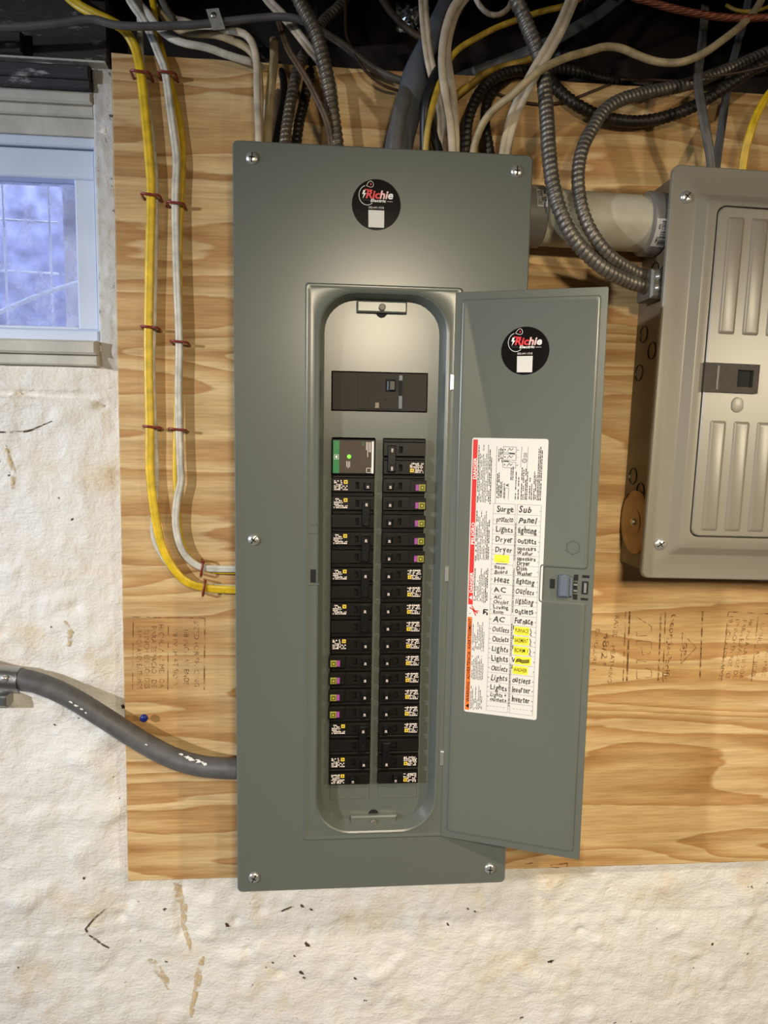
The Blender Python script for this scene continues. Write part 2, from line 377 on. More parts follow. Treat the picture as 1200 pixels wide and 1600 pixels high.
        if parent is None: o.location = o0
        else: o.parent = parent
        if smooth == 'auto':
            md = o.modifiers.new('edges', 'EDGE_SPLIT'); md.split_angle = math.radians(35)
        return o

def rect(x0, x1, z0, z1, y): return [(x0, y, z0), (x1, y, z0), (x1, y, z1), (x0, y, z1)]
def rrect(x0, x1, z0, z1, r, y, n=6):
    out = []
    for cx, cz, a0 in ((x1 - r, z0 + r, -90), (x1 - r, z1 - r, 0), (x0 + r, z1 - r, 90), (x0 + r, z0 + r, 180)):
        for i in range(n + 1):
            a = math.radians(a0 + 90 * i / n); out.append((cx + r * math.cos(a), y, cz + r * math.sin(a)))
    return out
def grid_plate(mb, xs, zs, holes, y0, y1, mname, T=None):
    """sheet from y0 (front) to y1 (back) with rectangular cells left open"""
    nx, nz = len(xs) - 1, len(zs) - 1
    solid = lambda i, j: 0 <= i < nx and 0 <= j < nz and (i, j) not in holes
    for i in range(nx):
        for j in range(nz):
            if not solid(i, j): continue
            a, b, c, d = xs[i], xs[i + 1], zs[j], zs[j + 1]
            mb.add([(a, y0, c), (b, y0, c), (b, y0, d), (a, y0, d)], [(0, 1, 2, 3)], mname, T)
            mb.add([(a, y1, c), (b, y1, c), (b, y1, d), (a, y1, d)], [(3, 2, 1, 0)], mname, T)
            for (di, dj, p, q) in ((-1, 0, (a, c), (a, d)), (1, 0, (b, d), (b, c)), (0, -1, (b, c), (a, c)), (0, 1, (a, d), (b, d))):
                if not solid(i + di, j + dj):
                    mb.add([(p[0], y0, p[1]), (q[0], y0, q[1]), (q[0], y1, q[1]), (p[0], y1, p[1])], [(0, 1, 2, 3)], mname, T)
def tag(o, label=None, cat=None, group=None, kind=None):
    if label: o['label'] = label
    if cat: o['category'] = cat
    if group: o['group'] = group
    if kind: o['kind'] = kind
    return o
def empty(name, loc):
    o = bpy.data.objects.new(name, None); C.objects.link(o); o.location = loc; o.empty_display_size = 0.02
    ORIGIN[o.name] = np.array(loc, float)
    return o
def copy_tree(o, parent=None):
    c = o.copy(); C.objects.link(c)
    ORIGIN[c.name] = ORIGIN[o.name]
    if parent is not None: c.parent = parent
    for ch in [q for q in o.children]: copy_tree(ch, c)
    return c
def smooth_path(pts, step):
    pts = [np.array(p, float) for p in pts]
    P = [2 * pts[0] - pts[1]] + pts + [2 * pts[-1] - pts[-2]]
    out = []
    for i in range(1, len(P) - 2):
        a, b, c, d = P[i - 1], P[i], P[i + 1], P[i + 2]
        k = max(2, int(np.linalg.norm(c - b) / step))
        for j in range(k):
            t = j / k
            out.append(0.5 * ((2 * b) + (c - a) * t + (2 * a - 5 * b + 4 * c - d) * t * t + (3 * b - a - 3 * c + d) * t ** 3))
    out.append(P[-2])
    # even spacing so ribs keep their pitch
    out = np.array(out); seg = np.linalg.norm(np.diff(out, axis=0), axis=1); cum = np.concatenate([[0], np.cumsum(seg)])
    n = max(4, int(cum[-1] / step)); q = np.linspace(0, cum[-1], n + 1)
    return np.stack([np.interp(q, cum, out[:, k]) for k in range(3)], 1)
def px_path(pts, y=None, step=0.008):
    W = [at(p[0], p[1], p[2] if len(p) > 2 else y) for p in pts]
    for end in (0, -1):                    # runs that leave the view go on into the joist space or along the wall
        u, v = pts[end][:2]; a, b = W[end], W[1 if end == 0 else -2]
        d = (a - b) / np.linalg.norm(a - b)
        if v < 0: c = a + d * 0.14 + np.array([0, 0.02, 0.10])
        elif u < -5 or u > 1205: c = a + d * 0.22
        else: continue
        c[1] = min(c[1], 0.2); c[2] = min(c[2], 2.36)
        if end == 0: W.insert(0, c)
        else: W.append(c)
    return smooth_path(W, step)

# ================================================================== SETTING
D = 0.105                      # cover front stands this far off the plywood
WX0, WX1 = -0.75, -0.2031      # window opening
WZ0, WZ1 = 1.6812, 2.0505
def plaster_y(x, z):
    n = lambda f, o=0.0: mnoise.noise(Vector((x * f + o, z * f - o, o)))
    y = 0.021 + 0.004 * n(4.5) + 0.0035 * n(13, 3.1) + 0.0022 * n(34, 7.7) + 0.0014 * n(85, 1.3)
    l = n(22, 11.5)
    if l > 0.25: y -= (l - 0.25) * 0.011           # lumps
    if x < -0.185:
        k = min(1, (-0.185 - x) / 0.05); y -= 0.006 * k
        if z < WZ0:                                # crack and lip below the sill
            zc = 1.640 - 0.02 * (x + 0.35) + 0.004 * n(18, 5) - (0.010 if x > -0.215 else 0)
            dz = z - zc
            if x < -0.20:
                y += 0.010 * math.exp(-(dz / 0.0035) ** 2)
                if dz < 0: y -= 0.006 * math.exp(dz / 0.03)
    # low crack lines and chips on the lower wall
    for (cx, cz, rr) in CHIPS:
        d = math.hypot(x - cx, (z - cz) * 1.2)
        if d < rr: y += 0.006 * (1 - d / rr)
    zc2 = 0.80 + 0.012 * n(6, 2) ; dz2 = z - zc2
    y += 0.0012 * math.exp(-(dz2 / 0.004) ** 2)
    xc = -0.105 + 0.008 * n(16, 9)
    if 0.79 < z < 0.9: y += 0.004 * math.exp(-((x - xc) / 0.004) ** 2)
    if -0.185 < x: y = max(y, 0.0192) if z > 0.895 else max(y, 0.010)
    return max(y, 0.003)
CHIPS = [(-0.02, 0.815, 0.010), (0.0, 0.765, 0.008), (0.02, 0.83, 0.012), (0.10, 0.79, 0.008), (0.32, 0.80, 0.010), (-0.25, 1.33, 0.012), (-0.30, 1.50, 0.014), (-0.40, 1.60, 0.012), (0.05, 0.72, 0.012), (-0.2, 0.83, 0.014), (-0.36, 1.29, 0.016), (0.55, 0.77, 0.012)]
def build_wall():
    dx = 0.0048
    xs = list(np.arange(-0.60, 1.15, dx)); zs = list(np.arange(0.45, 2.09, dx))
    # line the grid up with the window opening
    xs[min(range(len(xs)), key=lambda i: abs(xs[i] - WX1))] = WX1
    for W in (WZ0, WZ1): zs[min(range(len(zs)), key=lambda i: abs(zs[i] - W))] = W
    nx, nz = len(xs), len(zs); vs = []; fs = []
    for z in zs:
        for x in xs:
            inb = -0.17 < x and 0.91 < z           # hidden behind the plywood
            vs.append((x, 0.022 if inb else plaster_y(x, z), z))
    for j in range(nz - 1):
        for i in range(nx - 1):
            xm, zm = (xs[i] + xs[i + 1]) / 2, (zs[j] + zs[j + 1]) / 2
            if xm < WX1 and WZ0 < zm < WZ1: continue
            a = j * nx + i; fs.append((a, a + 1, a + nx + 1, a + nx))
    mb = MB(); mb.add(vs, fs, 'plaster')
    yb = 0.022
    def q(x0, x1, z0, z1): mb.add(rect(x0, x1, z0, z1, yb), [(0, 1, 2, 3)], 'plaster')
    q(-2.2, xs[0], 0, WZ0); q(-2.2, WX0, WZ0, 2.09); q(xs[-1], 3.0, 0, 2.09); yb = 0.034; q(xs[0], xs[-1], 0, zs[0] + 0.01); yb = 0.022
    # head, sides and back of the masonry so that it has thickness
    mb.add([(-2.2, yb, 2.09), (3.0, yb, 2.09), (3.0, 0.30, 2.09), (-2.2, 0.30, 2.09)], [(0, 1, 2, 3)], 'plaster')
    mb.add([(WX1, 0.024, WZ0), (WX1, 0.30, WZ0), (WX1, 0.30, WZ1), (WX1, 0.024, WZ1)], [(0, 1, 2, 3)], 'plaster')
    mb.add([(WX0, 0.022, WZ0), (WX0, 0.30, WZ0), (WX0, 0.30, WZ1), (WX0, 0.022, WZ1)], [(3, 2, 1, 0)], 'plaster')
    mb.add([(WX0, 0.012, WZ0), (WX1, 0.012, WZ0), (WX1, 0.30, WZ0), (WX0, 0.30, WZ0)], [(0, 1, 2, 3)], 'plaster')
    mb.add([(WX0, 0.30, WZ1), (WX1, 0.30, WZ1), (WX1, 0.03, WZ1), (WX0, 0.03, WZ1)], [(0, 1, 2, 3)], 'plaster')
    for (a, b, c, d) in ((-2.2, WX0, 0, 2.45), (WX1, 3.0, 0, 2.45), (WX0, WX1, 0, WZ0), (WX0, WX1, WZ1, 2.45)):
        mb.add(rect(a, b, c, d, 0.30), [(3, 2, 1, 0)], 'plaster')
    wall = tag(mb.build('wall_back', smooth=True, org=(0, 0, 0)), 'rough white painted masonry basement wall', kind='structure')
    def patch(name, pts, mt, lift=0.0007):       # pts: (u, v, width in pixels); lies on the plaster relief
        c = []; r = random.Random(len(pts) * 7 + int(pts[0][0]))
        P = [(at(u, v, 0.018), w_ * 0.00098 / 2) for u, v, w_ in pts]
        L_, Q_ = [], []
        for k in range(len(P) - 1):
            (a, wa), (b2, wb) = P[k], P[k + 1]
            for q in range(4 if k < len(P) - 2 else 5):
                t = q / 4; p = a + (b2 - a) * t; d = b2 - a; n_ = np.array([-d[2], 0, d[0]]); n_ = n_ / (np.linalg.norm(n_) + 1e-9)
                wd = (wa + (wb - wa) * t)
                e1 = p + n_ * wd * r.uniform(0.6, 1.3); e2 = p - n_ * wd * r.uniform(0.6, 1.3)
                L_.append(e1); Q_.append(e2)
        rows = []
        for e1, e2 in zip(L_, Q_):
            row = []
            for t in (0, 0.33, 0.67, 1):
                p = e1 + (e2 - e1) * t; row.append((p[0], plaster_y(p[0], p[2]) - lift - (0.0010 if t in (0.33, 0.67) else 0), p[2]))
            rows.append(row)
        m2 = MB(); m2.loft(rows, mt, closed=False); m2.build(name, wall, smooth=True)
    patch('bare_streak', [(274, 1380, 8), (280, 1400, 14), (286, 1430, 12), (284, 1450, 9), (294, 1472, 7), (297, 1490, 3)], 'bare_tan')
    patch('bare_streak', [(298, 1590, 6), (306, 1545, 12), (312, 1510, 10), (318, 1495, 4)], 'bare_tan')
    patch('bare_streak', [(232, 1500, 6), (245, 1515, 14), (258, 1535, 10), (262, 1548, 4)], 'bare_tan')
    patch('bare_streak', [(12, 700, 4), (24, 740, 8), (22, 765, 5)], 'bare_tan')
    patch('bare_streak', [(102, 968, 3), (112, 985, 9), (110, 1005, 7), (102, 1012, 3)], 'bare_tan')
    patch('crack', [(164, 1420, 2), (150, 1432, 3), (135, 1448, 3), (138, 1458, 3), (152, 1470, 4), (170, 1482, 2)], 'crack_dirt')
    patch('crack', [(0, 675, 2), (26, 675, 3), (45, 674, 3), (60, 668, 2), (84, 658, 1)], 'crack_dirt')
    patch('dark_chip', [(440, 1426, 2.5), (448, 1422, 3), (456, 1419, 2.5)], 'dirt', 0.002)
    for u, v, k in ((480, 1478, 7), (471, 1522, 6), (475, 1530, 4), (472, 1417, 5), (486, 1423, 4), (700, 1445, 3), (555, 1530, 4), (731, 1420, 3), (742, 1424, 3), (355, 1446, 6), (426, 1506, 3), (460, 1495, 3), (86, 1132, 3), (192, 1107, 7)):
        patch('dark_chip', [(u - k * 0.5, v - k * 0.5, k * 0.5), (u, v, k), (u + k * 0.5, v + k * 0.3, k * 0.4)], 'dirt')
build_wall()
def setting():
    mb = MB(); mb.box(-2.2, 3.0, -3.6, 0.3, -0.05, 0, 'floor_concrete'); tag(mb.build('floor', org=(0, 0, 0)), kind='structure')
    mb = MB(); mb.box(-2.25, -2.2, -3.6, 0.3, 0, 2.45, 'room_wall'); tag(mb.build('wall_left', org=(0, 0, 0)), kind='structure')
    mb = MB()
    for a, b, c, d in ((-1.38, -1.325, 1.60, 2.10), (-0.575, -0.52, 1.60, 2.10), (-1.325, -0.575, 1.60, 1.64), (-1.325, -0.575, 2.06, 2.10)): mb.box(-2.1999, -2.17, a, b, c, d, 'vinyl')
    tag(mb.build('added_window', org=(0, 0, 0)), 'made-up white window frame round the added light on the side wall', kind='structure')  # made-up frame round the added fill light; the wall has no opening
    mb = MB(); mb.box(3.0, 3.05, -3.6, 0.3, 0, 2.45, 'room_wall'); tag(mb.build('wall_right', org=(0, 0, 0)), kind='structure')
    mb = MB(); mb.box(-2.2, 3.0, -3.65, -3.6, 0, 2.45, 'room_wall'); tag(mb.build('wall_front', org=(0, 0, 0)), kind='structure')
    mb = MB(); mb.box(-2.2, 3.0, -3.6, 0.3, 2.45, 2.50, 'joist_wood'); ce = tag(mb.build('ceiling', org=(0, 0, 0)), 'dark bare wooden underside of the floor above', kind='structure')
    for i, x in enumerate(np.arange(-1.95, 2.9, 0.41)):
        mb = MB(); mb.box(x, x + 0.045, -3.6, 0.25, 2.25, 2.449, 'joist_wood'); mb.build('joist', ce)
    mb = MB(); mb.box(-2.2, 3.0, 0.25, 0.298, 2.095, 2.45, 'dark_wood'); mb.build('rim_board', ce)
    # sooty timber and painted trim above the window
    mb = MB(); mb.box(-2.1, -0.178, 0.004, 0.10, 2.0845, 2.165, 'sooty', bev=0.003)
    mb.box(-0.172, 0.9, 0.075, 0.22, 2.092, 2.128, 'sooty', bev=0.002)
    tag(mb.build('trim_1', org=(0, 0, 0)), 'sooty dark timber sill plate along the top of the wall', kind='structure')
    mb = MB(); mb.box(-0.75, at(38, 90, 0)[0], -0.008, 0.004, 2.0865, 2.113, 'sooty', bev=0.002)
    mb.box(-0.75, -0.182, 0.000, 0.02, 2.0838, 2.0866, 'header_white', bev=0.001)
    tag(mb.build('trim_2', org=(0, 0, 0)), 'notched dark wood block on a chipped white ledge', kind='structure')
    mb = MB()
    for z0, z1, y, mt in ((2.0505, 2.0810, 0.006, 'sooty_paint'), (2.062, 2.0795, 0.0, 'sooty_paint')):
        mb.box(-0.75, -0.2035, y, 0.05, z0, z1, mt, bev=0.002)
    tag(mb.build('trim_3', org=(0, 0, 0)), 'black stained head casing above the window', kind='structure')
    mb = MB()
    mb.box(-0.75, -0.2035, 0.010, 0.05, 2.0345, 2.0503, 'header_white', bev=0.003)
    mb.box(-0.75, -0.2035, 0.016, 0.05, 2.0195, 2.0343, 'header_white', bev=0.002)
    mb.box(-0.75, -0.2035, 0.021, 0.06, 1.9955, 2.0193, 'header_white', bev=0.001)
    tag(mb.build('trim_4', org=(0, 0, 0)), 'stepped off white header boards over the window', kind='structure')
    mb = MB(); js = [(-0.2030, 1.66), (-0.1795, 1.66)]
    rings = []
    for z in np.arange(1.655, 2.0835, 0.0045):
        w = lambda f, o: mnoise.noise(Vector((z * f, o, 3.3)))
        fd = max(0.0, 1 - (z - 1.655) / 0.045) ** 1.5 * 0.022
        row = []
        for q, x in enumerate(np.linspace(-0.2032, -0.1760, 9)):
            v = Vector((x * 60, z * 60, 1.7)); v2 = Vector((x * 160, z * 130, 5.2))
            row.append((x + (0.0009 * w(60, 1) if q == 0 else 0), 0.0145 + fd + 0.0022 * mnoise.noise(v) + 0.0013 * mnoise.noise(v2), z))
        rings.append([(-0.2034, 0.05, z)] + row + [(-0.1760, 0.05, z)])
    mb.loft(rings, 'jamb_paint', cap0=True, cap1=True)
    tag(mb.build('trim_5', smooth=True, org=(0, 0, 0)), 'rough flaking white upright casing strip between window and plywood', kind='structure')
    # window ------------------------------------------------------------
    win = empty('window_1', (-0.45, 0.04, 1.70)); tag(win, 'white vinyl basement window with dirty blue lit glass', kind='structure')
    GX = -0.2367
    mb = MB()
    mb.box(-0.75, WX1 + 0.0002, 0.022, 0.075, 1.9815, 1.9952, 'vinyl', bev=0.002)
    mb.box(-0.2075, WX1 + 0.0002, 0.024, 0.075, 1.7325, 1.9812, 'vinyl', bev=0.001)
    mb.box(-0.75, -0.2078, 0.024, 0.075, 1.7165, 1.7335, 'vinyl', bev=0.002)
    mb.build('window_frame', win)
    mb = MB()
    mb.box(-0.75, -0.2080, 0.028, 0.065, 1.9415, 1.9802, 'vinyl', bev=0.002)
    mb.box(GX, -0.2080, 0.0285, 0.065, 1.7340, 1.9413, 'vinyl', bev=0.002)
    mb.box(-0.75, GX, 0.030, 0.065, 1.7340, 1.7385, 'vinyl', bev=0.001)
    mb.build('window_sash', win)
    mb = MB(); mb.box(-0.75, GX, 0.050, 0.054, 1.7385, 1.9415, 'glass'); mb.build('pane', win)
    mb = MB(); mb.box(-0.75, -0.2035, -0.004, 0.05, 1.6965, 1.7160, 'header_white', bev=0.003); mb.build('window_sill', win)
    mb = MB(); mb.box(-0.75, -0.2035, 0.004, 0.05, 1.6815, 1.6962, 'header_white', bev=0.002); mb.build('sill_board', win)
    # outside: wire guard and window well
    yb = 0.312
    for u in (4, 76):
        a = at(u, 285, yb); mb = MB(); mb.tube([(a[0], yb, 2.22), (a[0] - 0.001, yb, 1.60)], 0.0022, 0.0022, 'bar_white', 6); mb.build('guard_bar', win)
    for v in (345, 425):
        a = at(50, v, yb); b = at(80, v + 2, yb); mb = MB(); mb.tube([(-0.95, yb + 0.003, a[2] + 0.008), (b[0] + 0.012, yb + 0.003, b[2])], 0.0022, 0.0022, 'bar_white', 6); mb.build('guard_bar', win)
    mb = MB(); mb.tube(smooth_path([at(-60, 510, 0.2), at(0, 488, 0.2), at(60, 462, 0.2), at(122, 442, 0.2), at(170, 428, 0.2)], 0.02), 0.004, 0.004, 'bar_white', 8)
    mb.build('outdoor_cable', win)
    mb = MB(); mb.box(-1.3, 0.1, 0.62, 0.68, 1.2, 2.25, 'out_wall'); tag(mb.build('wall_outside', org=(0, 0, 0)), 'stained wall of the window well seen through the glass', kind='structure')
    x = at(100, 400, 0.30)[0]
    mb = MB(); mb.box(x, x + 0.1, 0.301, 0.62, 1.2, 2.2, 'out_white'); tag(mb.build('wall_well', org=(0, 0, 0)), 'pale side of the window well', kind='structure')
    mb = MB(); mb.box(-1.3, 0.1, 0.301, 0.68, 1.15, 1.2, 'floor_concrete'); tag(mb.build('floor_well', org=(0, 0, 0)), kind='structure')
setting()

# ================================================================== PLYWOOD
def plywood():
    mb = MB(); x1 = 1.12
    b = 0.0012
    ring = lambda y, k: [(-0.1793 + k, y, 0.9025 + k), (x1 - k, y, 0.8965 + k), (x1 - k, y, 2.0945 - k), (-0.1733 + k, y, 2.0972 - k)]
    # a slightly chewed sawn edge
    def rough(y, k, amp):
        q = ring(y, k); out = []
        for i in range(4):
            p, r = np.array(q[i]), np.array(q[(i + 1) % 4]); n = 60
            for j in range(n):
                t = j / n; v = p + (r - p) * t; v = v + np.array([R.uniform(-1, 1) * amp, 0, R.uniform(-1, 1) * amp]); out.append(tuple(v))
        return out
    mb.loft([rough(0.019, 0, 0.0003), rough(b, 0, 0.0005), rough(0.0, b, 0.0003)], 'plywood', cap0=True, cap1=True)
    o = mb.build('plywood_board', org=(0, 0, 0)); tag(o, 'large golden plywood backing board with grain and faded stamps on the wall', 'plywood')
    # stamps: mapping (along, up) -> reading downwards
    def dn(u, v, slant=0.0):
        p = at(u, v, -0.0003)
        return lambda a, b2: (p[0] + b2 - a * slant, -0.0003, p[2] - a)
    def word(mb, s, u, v0, v1, cap, bold=0.0, slant=0.0, mt='stamp_ink'):
        wdt = at(u, v0, 0)[2] - at(u, v1, 0)[2]
        mb.text(s, dn(u, v0, slant), cap / 0.73, mt, bold=bold, width=wdt)
    def line(mb, u0, v0, u1, v1, wd=0.0012, mt='stamp_ink'):
        a, c = at(u0, v0, -0.0003), at(u1, v1, -0.0003)
        d = c - a; n = np.array([-d[2], 0, d[0]]); n = n / np.linalg.norm(n) * wd / 2
        mb.add([a - n, c - n, c + n, a + n], [(0, 1, 2, 3)], mt)
    px = 0.00094
    mb = MB()
    line(mb, 208, 964, 320, 966); line(mb, 208, 964, 207, 1078); line(mb, 263, 964, 262, 1078); line(mb, 320, 965, 319, 1078, 0.0018)
    for s, u, v0, v1 in (('SIZED FOR SPACING', 303, 970, 1073), ('1/8 INCH AT ENDS', 287, 982, 1071), ('1/8 INCH AT SIDES', 270, 981, 1071), ('HECHO A LA MEDIDA', 248, 975, 1075), ('PARA ESPACIOS DE', 236, 978, 1075), ('1/8 INCH EN BORDES', 225, 978, 1076), ('1/8 INCH A LOS EXTREMOS', 213, 978, 1077)):
        word(mb, s, u, v0, v1, 8.2 * px, slant=0.01)
    mb.build('printed_stamp', o)
    mb = MB()
    sl = 0.06
    for u0, wd in ((978, 0.0018), (984, 0.0028), (1033, 0.0026), (1040, 0.0018), (1098, 0.0024)):
        line(mb, u0, 955, u0 - 4.5, 1064, wd)
    for s, u, v0, v1, c in (('RATED SHEATHING', 961, 961, 1067, 7.8), ('48/24', 944, 988, 1042, 11), ('EXPOSURE 1', 931, 982, 1047, 7.5), ('THICKNESS 0.703 IN', 921, 957, 1068, 7), ('Georgia-Pacific', 1049, 959, 1065, 10.5)):
        word(mb, s, u, v0, v1, c * px, slant=sl, bold=0.012 if c > 10 else 0)
    # large open letters
    for v0, pts in ((964, [[(0, 0), (1, .5)], [(1, .5), (1, .95)], [(0, 0), (0, .22)], [(0, .6), (0, 1)], [(0, 1), (1, .95)]]), (1001, [[(0, 0), (1, .06)], [(0, 0), (0, .25)], [(1, .06), (1, .5)], [(1, .5), (.85, .68)], [(.85, .68), (.4, .75)], [(.4, .75), (.3, .3)]]), (1031, [[(0, 0), (.6, .1)], [(0, 0), (0, .2)], [(.55, .4), (1, .55)], [(1, .55), (1, .9)], [(1, .9), (0, 1)], [(0, 1), (0, .5)]])):
        for (a, b1), (a2, b2) in pts:
            line(mb, 995 + 23 * a, v0 + 30 * b1, 995 + 23 * a2, v0 + 30 * b2, 0.0010)
    for (a, b1, a2, b2) in ((1066, 989, 1088, 1012), (1088, 1012, 1064, 1037), (1064, 1037, 1065, 1018), (1065, 1018, 1061, 1013), (1061, 1013, 1066, 1008), (1066, 1008, 1066, 989)):
        line(mb, a, b1, a2, b2, 0.0012)
    word(mb, 'GP', 1068, 1003, 1024, 7.5 * px, bold=0.02, slant=sl)
    mb.build('printed_stamp', o)
    mb = MB()
    line(mb, 1138, 956, 1240, 961, 0.0016); line(mb, 1138, 956, 1127, 1065); line(mb, 1185, 958, 1174, 1065)
    for s, u, v0, v1 in (('1/8 INCH AT SIDES', 1189, 972, 1057), ('HECHO A LA MEDIDA', 1171, 967, 1060), ('PARA ESPACIOS DE', 1161, 968, 1060), ('1/8 INCH EN BORDES', 1150, 966, 1060), ('1/8 INCH A LOS LADOS', 1140, 961, 1062), ('1/8 INCH AT ENDS', 1205, 972, 1057)):
        word(mb, s, u, v0, v1, 7.5 * px, slant=0.10)
    mb.build('printed_stamp', o)
    # scratches near the lower edge
    mb = MB()
    for (a, b1, a2, b2) in ((860, 1352, 887, 1349), (887, 1349, 886, 1354), (824, 1350, 833, 1348), (862, 1355, 876, 1356)):
        mb = MB(); line(mb, a, b1, a2, b2, 0.0018); mb.build('scratch', o)
plywood()

# ================================================================== MAIN PANEL
PX0, PX1, PZ0, PZ1 = 0.0, 0.382, 0.95, 1.953
DF = -0.083                       # dead front plate
panel = empty('breaker_panel', (0.191, 0.0, 0.95))
tag(panel, 'tall grey breaker panel with its door swung open, screwed to the plywood', 'breaker panel')
def screw(parent, c, y, r=0.0078, slot=0.5, name='screw'):
    mb = MB(); mb.cyl(c, r, y - 0.001, y, 'bright_metal', 18); mb.dome(c, r, y - 0.001, 0.0032, 'bright_metal')
    o = mb.build(name, parent, smooth='auto')
    mb = MB()
    for a in (slot, slot + math.pi / 2):
        k = 0.72 if a == slot else 0.45
        T = lambda x, yy, z, a=a: (c[0] + x * math.cos(a) - z * math.sin(a), yy, c[1] + x * math.sin(a) + z * math.cos(a))
        mb.box(-r * k, r * k, y - 0.0043, y - 0.0015, -r * 0.09, r * 0.09, 'dark_inside', T)
    mb.build('slot', o)
    return o
def main_panel():
    mb = MB()
    g = 0.012
    mb.loft([rrect(PX0 + g, PX1 - g, PZ0 + g, PZ1 - g, 0.006, 0.0), rrect(PX0 + g, PX1 - g, PZ0 + g, PZ1 - g, 0.006, -D + 0.004)], 'panel_grey', cap0=True)
    mb.box(PX0 + g + .001, PX1 - g - .001, -0.02, -0.019, PZ0 + g, PZ1 - g, 'dark_inside')
    mb.build('enclosure', panel)
    # cover: one pressed sheet from outer lip to the rolled edge of the opening
    mb = MB()
    O = (PX0, PX1, PZ0, PZ1)
    def r_(k, r, y): return rrect(O[0] + k, O[1] - k, O[2] + k, O[3] - k, r, y, 8)
    def q_(k, r, y): return rrect(0.0905 + k, 0.2955 - k, 1.0250 + k, 1.7840 - k, r, y, 8)
    def h_(k, r, y): return rrect(0.1085 + k, 0.2765 - k, 1.0360 + k, 1.7745 - k, r, y, 8)
    y = -D
    rings = [r_(0.0, 0.007, y + 0.009), r_(0.0, 0.007, y + 0.0016), r_(0.0016, 0.006, y), 
             q_(0, 0.004, y), q_(0.0022, 0.004, y - 0.0022), q_(0.0042, 0.004, y - 0.0022), q_(0.006, 0.004, y - 0.0014),
             h_(-0.0035, 0.052, y - 0.0014), h_(-0.001, 0.050, y - 0.0022), h_(0.0012, 0.048, y - 0.0010), h_(0.0032, 0.046, y + 0.004), h_(0.0062, 0.043, y + 0.016), h_(0.0072, 0.042, y + 0.0215)]
    mb.loft(rings, 'panel_grey')
    mb.build('cover', panel, smooth='auto')
    # dead front with cut-outs
    mb = MB()
    zt = 1.5868; pitch = 0.02446; zb = zt - 20 * pitch
    xs = [0.104, 0.1253, 0.1266, 0.1852, 0.1958, 0.2540, 0.2552, 0.281]
    zs = [1.030, zb - 0.0008, zt + 0.0008, 1.6226, 1.6756, 1.780]
    holes = {(1, 3), (2, 3), (3, 3), (4, 3), (5, 3), (2, 1), (4, 1)}
    grid_plate(mb, xs, zs, holes, DF, DF + 0.0015, 'panel_grey')
    df = mb.build('dead_front', panel)
    # twist-out blanks under the columns and the centre rib tabs
    for x0, x1 in ((0.1285, 0.1845), (0.1970, 0.2525)):
        mb = MB(); mb.box(x0, x1, DF - 0.0009, DF, zb - 0.0250, zb - 0.0012, 'panel_grey', bev=0.0005); mb.build('filler_plate', df)
    for i in range(1, 20, 1):
        mb = MB(); z = zt - i * pitch
        mb.box(0.1850, 0.1866, DF - 0.0012, DF, z - 0.0012, z + 0.0012, 'panel_grey'); mb.box(0.1944, 0.1960, DF - 0.0012, DF, z - 0.0012, z + 0.0012, 'panel_grey')
        mb.build('rib_tab', df)
    for zc, sgn in ((1.7592, 1), (1.0428, -1)):
        mb = MB(); mb.box(0.1580, 0.2240, DF - 0.0085, DF, zc - 0.0074, zc + 0.0074, 'panel_grey', bev=0.0018)
        t = mb.build('retainer_tab', df)
        mb = MB(); mb.cyl((0.191, zc - 0.001), 0.0046, DF - 0.0125, DF - 0.008, 'screw_grey', 16, bev=0.001); mb.build('retainer_screw', panel, smooth='auto')
        mb = MB(); mb.cyl((0.191, zc - sgn * 0.0055), 0.0075, DF - 0.0010, DF, 'dark_inside', 16); mb.build('screw_hole', df)
    for i, (x, z) in enumerate(((0.0242, 1.9323), (0.3606, 1.9319), (0.0231, 0.9722), (0.3587, 0.9731), (0.0244, 1.4507))):
        screw(panel, (x, z), -D, slot=(1.5, 1.55, 1.1, 1.5, 0.9)[i])
    # latch keeper on the left rim
    a = at(490, 900, -D - .0014)
    mb = MB(); mb.box(a[0] - 0.0042, a[0] + 0.0042, -D - 0.0020, -D - 0.0008, a[2] - 0.009, a[2] + 0.009, 'dark_inside'); mb.box(a[0] - 0.008, a[0] + 0.008, -D - 0.0030, -D - 0.0010, a[2] - 0.0125, a[2] - 0.0100, 'panel_grey', bev=0.0006)
    mb.build('latch_slot', panel)
    a = at(489, 820, -D - .0014)
    mb = MB(); mb.box(a[0] - 0.006, a[0] + 0.007, -D - 0.0028, -D - 0.0008, a[2] - 0.012, a[2] - 0.009, 'panel_grey', bev=0.0006); mb.cyl((a[0] + 0.002, a[2] + 0.002), 0.003, -D - 0.0026, -D, 'panel_grey', 12, bev=0.0005)
    mb.build('latch_stop', panel)
main_panel()

